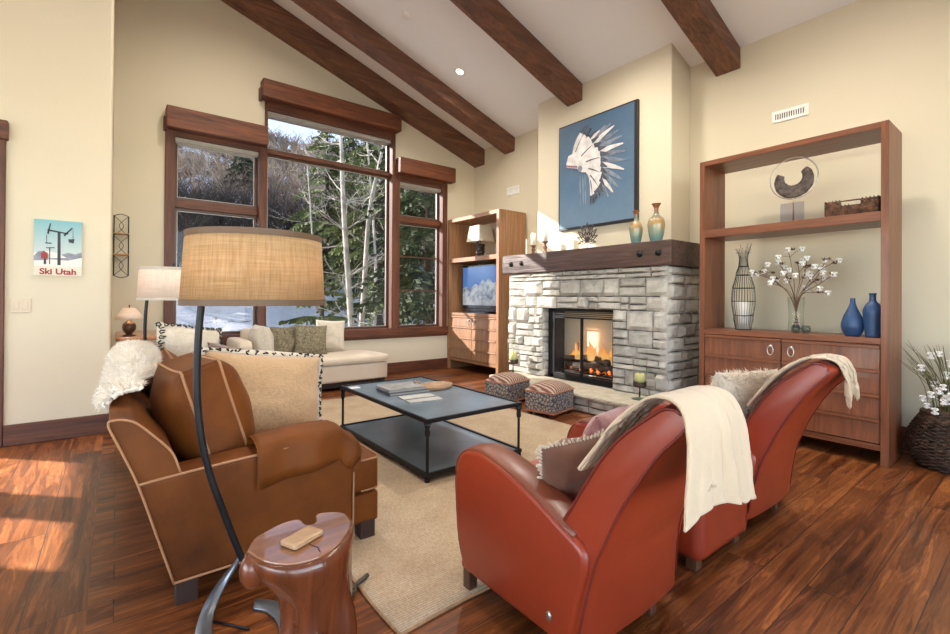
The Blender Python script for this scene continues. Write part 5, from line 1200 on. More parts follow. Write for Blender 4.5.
# white fleece over the sofa back
fl = thing('fleece', 'white sheepskin fleece draped over the back of the brown sofa', 'fleece', (.04, 3.0, .8)); bm = B(); rows = []; q = random.Random(12); n1, n2 = 70, 44
prof = [(-.042, .752), (-.036, .768), (-.024, .785), (-.01, .80), (.03, .815), (.085, .82), (.15, .80), (.20, .80)]; pp = smoothpath([(a, b, 0) for a, b in prof], 7); NP = len(pp)
for i in range(n1 + 1):
    f = i / n1; y = 2.36 + 1.56 * f; row = []; ew = .55 + .45 * math.sin(PI * min(1, max(0, f * 1.05))) ** .4
    lo = int(NP * (.04 + .30 * sstep(.12, .4, f) + .10 * noise.noise(Vector((f * 4, 0, 0))) - .04 * sstep(.2, 0, f))); hi = int(NP * (.72 + .28 * sstep(.1, .5, f) + .08 * noise.noise(Vector((f * 5, 9, 0)))))
    lo = max(0, lo); hi = min(NP - 1, max(lo + 3, hi))
    for k in range(n2 + 1):
        s = lo + (hi - lo) * k / n2; a = pp[int(s)]; b_ = pp[min(NP - 1, int(s) + 1)]; p = a.lerp(b_, s - int(s)); lump = .018 * noise.noise(Vector((y * 6, s * .25, 0))) + .010 * noise.noise(Vector((y * 17, s * .8, 3))) + .022
        nx_, nz_ = -(b_ - a).y if (b_ - a).length else 0, (b_ - a).x if (b_ - a).length else 1; nv = Vector((-(b_.y - a.y), (b_.x - a.x))); nv = nv.normalized() if nv.length else Vector((0, 1))
        edge = min(f, 1 - f, k / n2 * .5, (1 - k / n2) * .5); th = lump * min(1, edge / .06) ** .5; rise = .055 * sstep(.35, .6, f)
        row.append(Vector((p.x + nv.x * th, y + .015 * noise.noise(Vector((f * 5, k * .3, 1))), p.y + nv.y * th + rise * sstep(-.1, .1, p.x) + .0)))
    rows.append(row)
sheet(bm, rows); flm = plain('white_fleece', (.80, .74, .64), .95, var=.08, nscale=14, bmp=.9, bscale=70, sheen=.5)
V = []; F = []
for i in range(n1):
    for k in range(n2):
        a, b_, c_, d_ = rows[i][k], rows[i + 1][k], rows[i + 1][k + 1], rows[i][k + 1]; nn = (b_ - a).cross(d_ - a); nn = nn.normalized() if nn.length > 1e-9 else Vector((0, 0, 1))
        if nn.z < -.2 or (nn.x > .3 and a.x < 0): nn = -nn
        for _ in range(5):
            p = a.lerp(b_, q.random()).lerp(d_, q.random() * .6); w = Vector([q.uniform(-1, 1) for _ in range(3)]) * .0035; tip = p + nn * q.uniform(.008, .024) + Vector([q.uniform(-1, 1) for _ in range(3)]) * .009
            k0 = len(V); V += [tuple(p - w), tuple(p + w), tuple(tip)]; F.append((k0, k0 + 1, k0 + 2))
sk_ = obj('hide', bm, flm, fl, smooth=True); solid(sk_, .02, -1); wool = pydata('wool_pile', V, F, flm, fl); wool['kind'] = 'stuff'

# ------------------------------------------------------------ chaise by the window
ivory = fabric('ivory_upholstery', (.68, .58, .45), (.62, .52, .40), 1.2, .9, .15, .1, weave=False)
ch = thing('chaise', 'cream upholstered chaise longue under the big window', 'chaise', (2.0, 6.05, 0))
obj('base', rbox(B(), 1.10, 2.945, 5.71, 6.42, .105, .33, .015), ivory, ch, smooth=True)
bm = B(); rbox(bm, 1.245, 2.965, 5.69, 6.40, .332, .435, .04, puff=.018); sc_ = obj('seat_cushion', bm, ivory, ch, smooth=True); bm = B(); tube(bm, [(1.25, 5.69, .345), (2.945, 5.69, .345), (2.965, 5.72, .345), (2.965, 6.38, .345)], .005, 6); obj('cushion_welt', bm, ivory, sc_)
bm = B(); rbox(bm, 1.075, 1.24, 5.68, 6.44, .105, .695, .045, puff=.004); obj('arm', bm, ivory, ch, smooth=True)
bm = B(); rbox(bm, 1.24, 2.30, 6.36, 6.47, .33, .80, .04); obj('backrest', bm, ivory, ch, smooth=True)
obj('plinth', bx(1.16, 2.90, 5.76, 6.38, .035, .107), plain('dark_leg', (.02, .012, .01), .4), ch)
for x, y in ((1.13, 5.74), (2.86, 5.74), (1.13, 6.34), (2.86, 6.34)): obj('leg', bx(x, x + .06, y, y + .06, 0, .106), plain('dark_leg', (.02, .012, .01), .4), ch, bevel=.003)
cushion('big cream cushion standing against the arm of the chaise', basis((1.38, 5.95, .625), (0, 1, 0), (-.1, 0, 1)), .46, .48, .25, cream, 'cushions on the chaise', seed=11, boxed=.25)
m, nt, b = _new('leopard_fabric'); v = coords(nt); vo = N(nt, 'ShaderNodeTexVoronoi'); vo.inputs['Scale'].default_value = 42; nt.links.new(v, vo.inputs['Vector'])
c = ramp(nt, vo.outputs['Distance'], [(.22, (.035, .03, .02)), (.34, (.24, .205, .13))]); nt.links.new(mixc(nt, .5, c, ramp(nt, noise_tex(nt, v, 30, 3), [(.4, (.4, .38, .3)), (.6, (1, 1, 1))]), 'MULTIPLY'), b.inputs['Base Color']); b.inputs['Roughness'].default_value = .9
leop = m; sheetm = cream
cushion('olive speckled cushion partly behind the other speckled one on the chaise', basis((1.70, 6.10, .645), (1, .35, -.03), (-.1, .28, 1)), .38, .38, .14, leop, 'cushions on the chaise', seed=12)
cushion('olive speckled cushion in front, right of centre on the chaise', basis((2.00, 6.03, .645), (1, -.08, -.06), (.06, .26, 1)), .42, .40, .15, leop, 'cushions on the chaise', seed=13)
cushion('cream cushion at the right end of the row on the chaise', basis((2.33, 6.22, .68), (1, -.15, -.06), (.03, .2, 1)), .40, .42, .15, cream, 'cushions on the chaise', seed=14)
# cushions on the armchairs
brownc = fabric('brown_velvet', (.17, .065, .035), (.10, .038, .020), 1, .7, .25, .3, weave=False, blotch=5)
Mb = basis((1.36, 1.11, .545), (1, -.35, .12), (-.05, -.30, 1))
def fringe_edge(t):
    bm = B(); P_ = rim(.33, .32, Mb, .05, 22); q = random.Random(4)
    for p in P_:
        d = (p - Mb.translation).normalized(); tube(bm, [p - d * .008, p + d * .012 + Vector([q.uniform(-1, 1) for _ in range(3)]) * .008], [.006, .004], 5)
    obj('cream_trim', bm, cream, t)
cushion('brown velvet cushion with cream trim on the nearest red armchair', Mb, .33, .32, .15, brownc, seed=21, extra=fringe_edge, wr=.010)
Mk = basis((1.58, 1.16, .60), (1, .25, -.05), (-.05, -.35, 1))
cushion('striped knitted cushion behind the brown one on the nearest red armchair', Mk, .40, .32, .13, fabric('rose_stripe', (.42, .20, .18), (.20, .06, .07), 1, .9, .4, .4, blotch=12), seed=22)
Ms = basis((2.70, 1.10, .63), (1, -.35, .0), (-.05, -.32, 1))
def shag(t):
    V, F = [], []; q = random.Random(2); R3_ = Ms.to_3x3()
    for _ in range(5200):
        u, v_ = q.uniform(-1, 1), q.uniform(-1, 1); e = (1 - abs(u) ** 2.6) ** .55 * (1 - abs(v_) ** 2.6) ** .55; s = q.choice((1, 1, -1)); p = Ms @ Vector((u * .21, v_ * .19, s * .07 * e)); n_ = R3_ @ Vector((u * .5, v_ * .5, s)).normalized()
        w = Vector([q.uniform(-1, 1) for _ in range(3)]) * .004; k0 = len(V); V += [tuple(p - w), tuple(p + w), tuple(p + n_ * q.uniform(.01, .028) + w * 3)]; F.append((k0, k0 + 1, k0 + 2))
    o = pydata('shaggy_pile', V, F, cream, t); o['kind'] = 'stuff'
cushion('shaggy cream cushion on the armchair by the bookcase', Ms, .44, .40, .15, cream, seed=24, extra=shag)

# ================================================================== tables, lamps, small things
iron = plain('blackened_steel', (.022, .024, .028), .42, .7, .25, bmp=.08); sheetm_ = plain('window_reflection_steel', (.20, .265, .33), .28, .35, .25, nscale=3, bmp=.05, bscale=20)  # sheet base colour carries the pale blue of window reflections
ct = thing('coffee_table', 'black metal coffee table with lower shelf on the rug', 'table', (1.985, 3.21, 0)); X0, X1, Y0c, Y1c = 1.565, 2.405, 2.495, 3.93
obj('table_top', bx(X0 + .015, X1 - .015, Y0c + .015, Y1c - .015, .404, .414), sheetm_, ct)
f = B(); r = .02
for a in ((X0, X1, Y0c, Y0c + r), (X0, X1, Y1c - r, Y1c), (X0, X0 + r, Y0c + r, Y1c - r), (X1 - r, X1, Y0c + r, Y1c - r)): box(f, *a, .395, .422)
obj('top_frame', f, iron, ct, bevel=.002)
f = B()
for a in ((X0, X1, Y0c, Y0c + r), (X0, X1, Y1c - r, Y1c), (X0, X0 + r, Y0c + r, Y1c - r), (X1 - r, X1, Y0c + r, Y1c - r)): box(f, *a, .048, .075)
obj('shelf_frame', f, iron, ct, bevel=.002); obj('lower_shelf', bx(X0 + .015, X1 - .015, Y0c + .015, Y1c - .015, .056, .064), sheetm_, ct)
for x in (X0 + .018, X1 - .018):
    for y in (Y0c + .018, Y1c - .018):
        b_ = B(); tube(b_, [(x, y, .012), (x, y, .397)], .010, 12); l_ = obj('leg', b_, iron, ct, smooth=False)
        b_ = B(); lathe(b_, [(.010, .305), (.017, .315), (.018, .345), (.014, .355), (.019, .368), (.026, .397)], (x, y, 0), 14); obj('leg_collar', b_, iron, l_, smooth=True)
        b_ = B(); lathe(b_, [(0, .011), (.019, .011), (.019, .04), (.012, .048)], (x, y, 0), 14); obj('foot', b_, iron, l_, smooth=True)
TZ = .4145
def book(lab, cx_, cy_, w, d, z, h, rz, cov, grp, page=(.40, .38, .34)):
    t = thing('book', lab, 'book', (cx_, cy_, z), grp); M = TM((cx_, cy_, z), 0, 0, rz); pm = plain('book_pages', page, .8)
    obj('pages', bx(-w / 2 + .006, w / 2 - .004, -d / 2 + .005, d / 2 - .005, .003, h - .003, M=M), pm, t)
    c = B(); box(c, -w / 2, w / 2, -d / 2, d / 2, 0, .003, M=M); box(c, -w / 2, w / 2, -d / 2, d / 2, h - .003, h, M=M); box(c, -w / 2, -w / 2 + .004, -d / 2, d / 2, .003, h - .003, M=M); obj('cover', c, cov, t); return t
g1 = plain('grey_book_cover', (.07, .075, .085), .5, var=.2); g2 = plain('pale_grey_jacket', (.28, .28, .28), .5, var=.25, nscale=14); g3 = plain('white_magazine', (.48, .48, .47), .4, var=.15, nscale=12)
book('dark grey book at the bottom of the stack on the coffee table', 1.91, 3.42, .36, .30, TZ, .022, -.10, g1, 'books stacked on the coffee table')
book('pale grey book on top of the stack on the coffee table', 1.895, 3.435, .33, .27, TZ + .0225, .022, -.04, g2, 'books stacked on the coffee table')
mg = book('white magazine with a dark band lying on the coffee table', 1.865, 3.07, .27, .25, TZ, .012, -.12, g3, None); obj('dark_band', bx(-.13, .13, -.03, -.005, .0121, .0128, M=TM((1.865, 3.07, TZ), 0, 0, -.12)), g1, mg)
tag(obj('coaster', bx(-.05, .05, -.035, .035, 0, .006, M=TM((1.62, 3.78, TZ + .0005), 0, 0, .1)), plain('white_plain', (.75, .75, .74), .4), base=(1.62, 3.78, TZ)), 'small white flat rectangle at the far left corner of the coffee table', 'coaster')  # thin white rectangle on the table top
tw = thing('wooden_tray', 'oval light wooden tray near the far right corner of the coffee table', 'tray', (2.21, 3.30, TZ)); b_ = B(); lathe(b_, [(0, .006), (.13, .006), (.145, .03), (.152, .03), (.14, 0), (0, 0)], n=36, close=False, M=TM((2.205, 3.37, TZ), 0, 0, .3) @ Matrix.Diagonal((1.15, .85, 1, 1)))
obj('tray_body', b_, wood('pale_wood', (.30, .17, .09), (.52, .34, .20), 'X', 1, .5), tw, smooth=True)
b_ = B(); tube(b_, smoothpath([(2.07, 3.43, TZ + .03), (2.05, 3.45, TZ + .055), (2.08, 3.50, TZ + .055), (2.12, 3.49, TZ + .03)], 4), .008, 8); obj('handle', b_, wood('pale_wood', (.30, .17, .09), (.52, .34, .20), 'X', 1, .5), tw, smooth=True)

# kilim footstools
m, nt, b = _new('kilim_pattern'); v = coords(nt); sp = N(nt, 'ShaderNodeSeparateXYZ'); nt.links.new(v, sp.inputs[0]); ch_ = N(nt, 'ShaderNodeTexVoronoi'); ch_.feature = 'DISTANCE_TO_EDGE'; ch_.inputs['Scale'].default_value = 30; nt.links.new(v, ch_.inputs['Vector'])
wv = N(nt, 'ShaderNodeTexWave'); wv.inputs['Scale'].default_value = 9; wv.inputs['Distortion'].default_value = 2.5; nt.links.new(v, wv.inputs['Vector'])
body = ramp(nt, ch_.outputs['Distance'], [(.08, (.06, .075, .10)), (.16, (.36, .31, .27))]); topc = ramp(nt, wv.outputs['Fac'], [(.2, (.13, .06, .05)), (.45, (.42, .16, .10)), (.6, (.18, .14, .11)), (.85, (.45, .36, .27))])
rz_ = ramp(nt, sp.outputs[2], [(.235, (0, 0, 0)), (.25, (1, 1, 1))]); lowz = ramp(nt, sp.outputs[2], [(.055, (1, 1, 1)), (.065, (0, 0, 0))]); nt.links.new(mixc(nt, lowz, mixc(nt, rz_, body, topc), (.40, .14, .08)), b.inputs['Base Color']); b.inputs['Roughness'].default_value = .9; bump(nt, b, wv.outputs['Fac'], .3, .004); kil = m
def stool(lab, x, y, rz):
    t = thing('footstool', lab, 'footstool', (x, y, 0), 'patterned footstools by the hearth'); M = TM((x, y, 0), 0, 0, rz); b_ = B(); rbox(b_, -.21, .21, -.175, .175, .035, .265, .02, M=M); obj('side_cover', b_, kil, t, smooth=True)
    b_ = B(); n = 20; g = []
    for i in range(n + 1):
        r_ = []
        for j in range(n + 1):
            u, w = -1 + 2 * i / n, -1 + 2 * j / n; r_.append(M @ Vector((u * .212, w * .177, .248 + .085 * (1 - abs(u) ** 3) ** .6 * (1 - abs(w) ** 3) ** .6)))
        g.append(r_)
    sheet(b_, g); obj('domed_top', b_, kil, t, smooth=True)
    b_ = B(); tube(b_, [M @ Vector(p) for p in ((-.21, -.175, .25), (.21, -.175, .25), (.21, .175, .25), (-.21, .175, .25), (-.21, -.175, .25))], .006, 6); tube(b_, [M @ Vector(p) for p in ((-.21, -.175, .045), (.21, -.175, .045), (.21, .175, .045), (-.21, .175, .045), (-.21, -.175, .045))], .007, 6); obj('welt', b_, plain('rust_welt', (.42, .17, .10), .9), t)
    for a in (-.19, .15):
        for c in (-.155, .115): obj('leg', bx(a, a + .04, c, c + .04, 0, .04, M=M), legw, t)
stool('square patterned footstool in front of the hearth, nearer the camera', 3.60, 3.32, .2)
stool('square patterned footstool at the coffee table corner, nearer the television', 3.60, 3.98, .2)

# rug
m, nt, b = _new('woven_rug'); v = coords(nt); w1 = N(nt, 'ShaderNodeTexWave'); w1.bands_direction = 'Y'; w1.inputs['Scale'].default_value = 26; w1.inputs['Distortion'].default_value = 2.2; w1.inputs['Detail'].default_value = 3; w1.inputs['Detail Scale'].default_value = 6; nt.links.new(v, w1.inputs['Vector']); w2 = noise_tex(nt, coords(nt, (130, 40, 1)), 1, 3)
c = ramp(nt, noise_tex(nt, v, 3, 5, .6), [(.3, (.48, .36, .235)), (.7, (.62, .49, .345))]); c = mixc(nt, .7, c, ramp(nt, w1.outputs['Fac'], [(.0, (.62, .58, .54)), (.5, (1, 1, 1))]), 'MULTIPLY'); c = mixc(nt, .5, c, ramp(nt, w2, [(.35, (.6, .56, .5)), (.6, (1, 1, 1))]), 'MULTIPLY')
nt.links.new(c, b.inputs['Base Color']); b.inputs['Roughness'].default_value = .95; bump(nt, b, w1.outputs['Fac'], .6, .006); rugm = m
rg = thing('rug', 'tan woven rug under the coffee table and the seating', 'rug', (2.07, 3.3, 0)); b_ = B(); g = []; rx0, rx1, ry0, ry1 = .80, 3.36, 1.45, 5.25; n = 60
for i in range(n + 1):
    r_ = []
    for j in range(n + 1):
        x = rx0 + (rx1 - rx0) * i / n; y = ry0 + (ry1 - ry0) * j / n; x += .010 * noise.noise(Vector((y * 2.2, 0, 5))) * (i in (0, n)) * 2; y += .010 * noise.noise(Vector((x * 2.2, 3, 5))) * (j in (0, n)) * 2
        r_.append((x, y, .0085 + (.0015 * noise.noise(Vector((x * 3, y * 3, 0))))))
    g.append(r_)
sheet(b_, g); ed = [Vector(g[i][0]) for i in range(n + 1)] + [Vector(g[n][j]) for j in range(1, n + 1)] + [Vector(g[i][n]) for i in range(n - 1, -1, -1)] + [Vector(g[0][j]) for j in range(n - 1, -1, -1)]
pil = obj('woven_field', b_, rugm, rg, smooth=True); solid(pil, .007, -1); b_ = B(); tube(b_, [p - Vector((0, 0, .001)) for p in ed], .008, 6, cap=False); obj('bound_edge', b_, plain('tan_binding', (.34, .20, .10), .9, var=.2, nscale=40), rg, smooth=True)

# arc floor lamps
def linen(name, lo, hi):
    m, nt, b = _new(name); w1 = noise_tex(nt, coords(nt, (6, 6, 210)), 1, 3, .6); w2 = noise_tex(nt, coords(nt, (150, 150, 5)), 1, 3, .6)
    c = mixc(nt, 1.0, ramp(nt, w1, [(.32, lo), (.62, hi)]), ramp(nt, w2, [(.32, (.68, .64, .58)), (.60, (1, 1, 1))]), 'MULTIPLY'); nt.links.new(c, b.inputs['Base Color']); b.inputs['Roughness'].default_value = .9; bump(nt, b, w2, .2, .002); return m
shm = linen('tan_linen_shade', (.44, .30, .145), (.62, .45, .25))
nt = shm.node_tree; b = nt.nodes['Principled BSDF']; o_ = nt.nodes['Material Output']; tl_ = N(nt, 'ShaderNodeBsdfTranslucent'); tl_.inputs[0].default_value = (.75, .50, .26, 1); mx = N(nt, 'ShaderNodeMixShader'); mx.inputs[0].default_value = .35
nt.links.new(b.outputs[0], mx.inputs[1]); nt.links.new(tl_.outputs[0], mx.inputs[2]); nt.links.new(mx.outputs[0], o_.inputs[0])
shw = shm.copy(); shw.name = 'white_linen_shade'
def drum(t, cx_, cy_, z0, z1, R0, R1, m, trim):
    b_ = B(); lathe(b_, [(R0, z0), (R1, z1)], (cx_, cy_, 0), 64, close=False); s = obj('lamp_shade', b_, m, t, smooth=True); solid(s, .003, 0)
    for z, R_ in ((z0, R0), (z1, R1)): b_ = B(); lathe(b_, [(R_ - .003, z - .011), (R_ + .0035, z - .011), (R_ + .0035, z + .011), (R_ - .003, z + .011)], (cx_, cy_, 0), 64, close=False); obj('shade_trim', b_, trim, s, smooth=False)
    b_ = B(); lathe(b_, [(0, 0), (.02, .02), (.032, .06), (.028, .09), (.015, .11), (.012, .13), (0, .13)], (cx_, cy_, z0 + .06), 16, close=False); obj('bulb', b_, emis('warm_bulb', (1, .72, .42), BULB), s, smooth=True)
    b_ = B()
    for k in range(3): a = k * 2.094; tube(b_, [(cx_, cy_, z1 - .03), (cx_ + R1 * math.cos(a), cy_ + R1 * math.sin(a), z1 - .012)], .003, 5)
    obj('spider', b_, iron, s)
    return s
def arclamp(lab, m, trim):
    t = thing('floor_lamp', lab, 'floor lamp', (0, 0, 0), 'arc floor lamps beside the sofa'); cx_, cy_ = .425, 1.915
    drum(t, cx_, cy_, 1.180, 1.425, .250, .236, m, trim)
    b_ = B(); pts = smoothpath([(.395, 1.97, .175), (.365, 1.972, .262), (.326, 1.975, .385), (.285, 1.975, .52), (.255, 1.97, .66), (.238, 1.965, .82), (.236, 1.955, 1.0), (.25, 1.945, 1.2), (.29, 1.935, 1.34), (.36, 1.92, 1.40), (.415, 1.915, 1.415), (.425, 1.915, 1.415)], 6); tube(b_, pts, .0125, 10); tube(b_, [(cx_, cy_, 1.28), (cx_, cy_, 1.46)], .006, 8); lathe(b_, [(0, 1.46), (.01, 1.462), (.006, 1.475), (0, 1.485)], (cx_, cy_, 0), 10); obj('arc_pole', b_, iron, t, smooth=True)
    # flat crescent foot: rises from the floor ring up to the pole
    b_ = B(); rows = []; fp_ = smoothpath([(.392, 1.972, .20), (.368, 1.998, .14), (.328, 2.01, .08), (.283, 1.97, .03), (.252, 1.87, .010), (.25, 1.75, .008), (.30, 1.65, .008), (.38, 1.61, .008), (.46, 1.65, .008), (.50, 1.76, .008), (.48, 1.87, .008), (.43, 1.93, .008)], 5)
    for i, p in enumerate(fp_):
        s = i / (len(fp_) - 1); d = Vector((p.x - .385, p.y - 1.80, 0)).normalized(); w = .010 + .018 * sstep(0, .28, s); rows.append([p - d * w, p + d * w])
    sheet(b_, rows); f_ = obj('crescent_foot', b_, plain('foot_steel', (.22, .24, .27), .3, .6), t, smooth=True); solid(f_, .010, 0)
    b_ = B(); tube(b_, [(.285, 1.93, .006), (.385, 1.80, .006)], .004, 6); obj('ring_rod', b_, iron, t, smooth=True)
    return t
L1 = arclamp('arc floor lamp with large tan drum shade, nearest the camera', shm, plain('bronze_trim', (.13, .075, .04), .6))
L2 = copy_tree(L1); L2.location = (-.05, 2.66, 0); L2['label'] = 'arc floor lamp with pale drum shade behind the far end of the sofa'
nt = shw.node_tree
for n_ in nt.nodes:
    if n_.type == 'VALTORGB' and n_.color_ramp.elements[1].color[0] < .9: n_.color_ramp.elements[0].color = (.80, .73, .64, 1); n_.color_ramp.elements[1].color = (.92, .86, .77, 1)
for n_ in nt.nodes:
    if n_.type == 'VALTORGB' and abs(n_.color_ramp.elements[0].color[0] - .68) < .01: n_.color_ramp.elements[0].color = (.88, .86, .82, 1)
def recolor(o):
    for ch in bpy.data.objects:
        if ch.parent == o:
            if ch.name.startswith('lamp_shade'):
                ch.data = ch.data.copy(); ch.data.materials[0] = shw
                for g in bpy.data.objects:
                    if g.parent == ch and g.name.startswith('shade_trim'): g.data = g.data.copy(); g.data.materials[0] = plain('linen_trim', (.55, .48, .40), .8)
recolor(L2)
b_ = B()

# tree stump side table
bw = wood('burl_wood', (.05, .013, .006), (.24, .066, .022), 'Z', .55, .24, .3, .3, .7); bt = wood('polished_end_grain', (.22, .085, .035), (.42, .20, .10), 'X', .35, .16, .12, .6, .7)
st = thing('stump_table', 'polished reddish tree stump side table beside the near arm of the sofa', 'side table', (.44, 1.30, 0))
topo = [(.44 + (a - .44) * .90, 1.35 + (b_2 - 1.35) * .93) for a, b_2 in [(.268, 1.375), (.30, 1.435), (.345, 1.462), (.40, 1.485), (.455, 1.480), (.462, 1.43), (.485, 1.418), (.502, 1.435), (.518, 1.478), (.56, 1.470), (.602, 1.425), (.585, 1.34), (.53, 1.268), (.47, 1.225), (.41, 1.212), (.345, 1.232), (.295, 1.29)]]
TP = smoothpath([(a, b_2, 0) for a, b_2 in topo + topo[:1]], 3)[:-1]; n = len(TP); cxs, cys = .44, 1.35; rings = []; bm = B()
zl = [.50, .492, .47, .44, .40, .35, .30, .25, .20, .14, .08, .03, 0]
for i, z in enumerate(zl):
    ring = []
    for k, p in enumerate(TP):
        a = math.atan2(p.y - cys, p.x - cxs); r_ = math.hypot(p.x - cxs, p.y - cys); s = 1 - z / .5
        waist = 1 - .42 * sstep(.02, .30, s) + .18 * sstep(.5, 1, s) + .10 * math.sin(3 * a + 4 * s) * sstep(.05, .5, s) + .10 * math.sin(5 * a - 3 * s + 1) * sstep(.1, .6, s)
        lump = .55 * noise.noise(Vector((math.cos(a) * 1.5, math.sin(a) * 1.5, z * 5))) * sstep(0, .2, s) * .35
        rr = r_ * (1 - sstep(0, .3, s)) + .175 * sstep(0, .3, s); rr *= (waist + lump); rr += .012 * math.sin(PI * min(1, s * 14)) * (s < .08)
        ring.append(bm.verts.new((cxs + rr * math.cos(a) + .05 * s * (1 - s) * 2, cys - .02 * s + rr * math.sin(a), z)))
    rings.append(ring)
for i in range(len(zl) - 1):
    for k in range(n): bm.faces.new((rings[i][k], rings[i][(k + 1) % n], rings[i + 1][(k + 1) % n], rings[i + 1][k]))
bm.faces.new(rings[-1]); tp_ = [v.co.copy() for v in rings[0]]; bm.faces.new(rings[0]); obj('trunk', bm, bw, st, smooth=True)
bm = B(); pts = [Vector((cxs, cys, 0)) + (Vector((p.x, p.y, 0)) - Vector((cxs, cys, 0))) * .985 for p in tp_]; prism(bm, [(p.x, p.y) for p in pts], 'Z', .4995, .5065); top_ = obj('polished_top', bm, bt, st, bevel=.003)
bm = B(); tube(bm, [(.432, 1.30, .5065), (.445, 1.27, .5065), (.442, 1.245, .5065)], .0018, 4); obj('crack', bm, plain('dark_crack', (.03, .012, .008), .8), top_)
bm = B(); pr_ = smoothpath([(.345, 1.10, 0), (.36, 1.13, .12), (.38, 1.18, .2), (.42, 1.25, .26), (.43, 1.30, .3)], 5); tube(bm, pr_, [.055 - .02 * k / len(pr_) + .006 * math.sin(k) for k in range(len(pr_))], 12); obj('root_knob', bm, bw, st, smooth=True)
bm = B(); bmesh.ops.create_icosphere(bm, subdivisions=3, radius=.045, matrix=Matrix.Translation((.30, 1.36, .455)) @ Matrix.Diagonal((.8, .8, 1.1, 1))); obj('side_knob', bm, bw, st, smooth=True)
o = obj('wood_block', rbox(B(), -.052, .052, -.032, .032, 0, .016, .006, M=TM((.423, 1.335, .507), 0, 0, .42)), wood('light_block', (.42, .25, .13), (.60, .40, .24), 'X', 1, .4), smooth=True, base=(.423, 1.335, .507)); tag(o, 'light wooden coaster block lying on the stump table', 'coaster')
# coil of dark cord on the floor beside the rug
bm = B(); q = random.Random(5); pts = [Vector((.735 + .03 * math.cos(k * 1.7) + q.uniform(-.008, .008), 1.765 + .028 * math.sin(k * 1.7) + q.uniform(-.008, .008), .008 + k * .0009)) for k in range(34)]; t = thing('power_cord', 'tangled dark power cord with a plug between the stump table and the rug', 'cord', (.74, 1.765, 0)); tube(bm, smoothpath(pts, 4), .004, 6); obj('coil', bm, plain('brown_cord', (.07, .055, .035), .6), t, smooth=True)
bm = B(); tube(bm, [(.755, 1.765, .022), (.80, 1.79, .026), (.845, 1.805, .030)], [.006, .009, .009], 8); obj('plug', bm, plain('brown_cord', (.07, .055, .035), .6), t, smooth=True)

# table by the left return wall with its lamp
lt = thing('side_table', 'narrow wooden table with black metal legs behind the sofa', 'table', (.24, 5.9, 0)); tpz = .815
bm = B(); rbox(bm, -.005, .50, 5.36, 6.42, tpz - .035, tpz, .008); obj('table_top', bm, wood('honey_wood', (.28, .095, .04), (.50, .21, .09), 'Y', 1, .3, .2, .3), lt, smooth=True)
for y in (5.48, 6.30):
    for x in (.09, .16, .40): bm = B(); tube(bm, [(x, y, 0), (x, y, tpz - .035)], .011, 8); obj('leg', bm, iron, lt, smooth=True)
    bm = B(); tube(bm, [(.09, y, .05), (.40, y, .05)], .010, 8); obj('leg_brace', bm, iron, lt)
tl = thing('table_lamp', 'small lamp with dark brown urn base and cream cone shade on the side table', 'lamp', (.098, 5.55, tpz)); lx, ly = .098, 5.55
bm = B(); pr_ = [(0, 0), (.052, 0), (.054, .008), (.030, .018), (.026, .026), (.046, .05), (.056, .085), (.048, .12), (.022, .145), (.012, .16), (.010, .18), (0, .18)]; lathe(bm, [(max(0, p.x), p.z) for p in smoothpath([(a, 0, b_2) for a, b_2 in pr_], 3)], (lx, ly, tpz), 24, close=False); obj('urn_base', bm, plain('bronze_brown', (.07, .032, .018), .35, .3), tl, smooth=True)
bm = B(); lathe(bm, [(.118, .165), (.098, .20), (.048, .272)], (lx, ly, tpz), 32, close=False); s_ = obj('lamp_shade', bm, shw, tl, smooth=True); solid(s_, .002, 0); bm = B(); lathe(bm, [(0, .18), (.016, .195), (.022, .22), (.012, .245), (0, .25)], (lx, ly, tpz), 14, close=False); obj('bulb', bm, emis('warm_bulb', (1, .72, .42), BULB), s_, smooth=True); bm = B(); lathe(bm, [(.004, .26), (.004, .285), (.008, .292), (.004, .302), (0, .304)], (lx, ly, tpz), 12); obj('finial', bm, plain('bronze_brown', (.07, .032, .018), .35, .3), tl, smooth=True)

# ladder-like iron sconce on the window wall
sc = thing('wall_sconce', 'narrow black iron lattice wall sconce with two wooden shelves, left of the windows', 'sconce', (.036, 6.53, 1.77)); xa, xb, za, zb, yy = -.028, .102, 1.43, 2.10, 6.505
bm = B()
for x in (xa, xb): tube(bm, [(x, yy, za), (x, yy, zb)], .006, 8)
obj('side_rod', bm, iron, sc); bm = B()
for z0_ in (za, za + .223, za + .446):
    z1_ = z0_ + .223; tube(bm, smoothpath([(xa, yy, z0_), ((xa + xb) / 2 + .02, yy - .012, (z0_ + z1_) / 2), (xa, yy, z1_)], 6), .003, 6); tube(bm, smoothpath([(xb, yy, z0_), ((xa + xb) / 2 - .02, yy - .012, (z0_ + z1_) / 2), (xb, yy, z1_)], 6), .003, 6)
for z, s in ((za, -1), (zb, 1)): tube(bm, smoothpath([(xa, yy, z), ((xa + xb) / 2, yy, z + s * .022), (xb, yy, z)], 6), .004, 6)
obj('curved_bars', bm, iron, sc)
for z in (1.66, 1.895): obj('shelf', bx(xa - .003, xb + .003, 6.47, 6.546, z, z + .014), wood('pale_shelf', (.35, .17, .06), (.55, .30, .12), 'X', 1, .5), sc, bevel=.002)

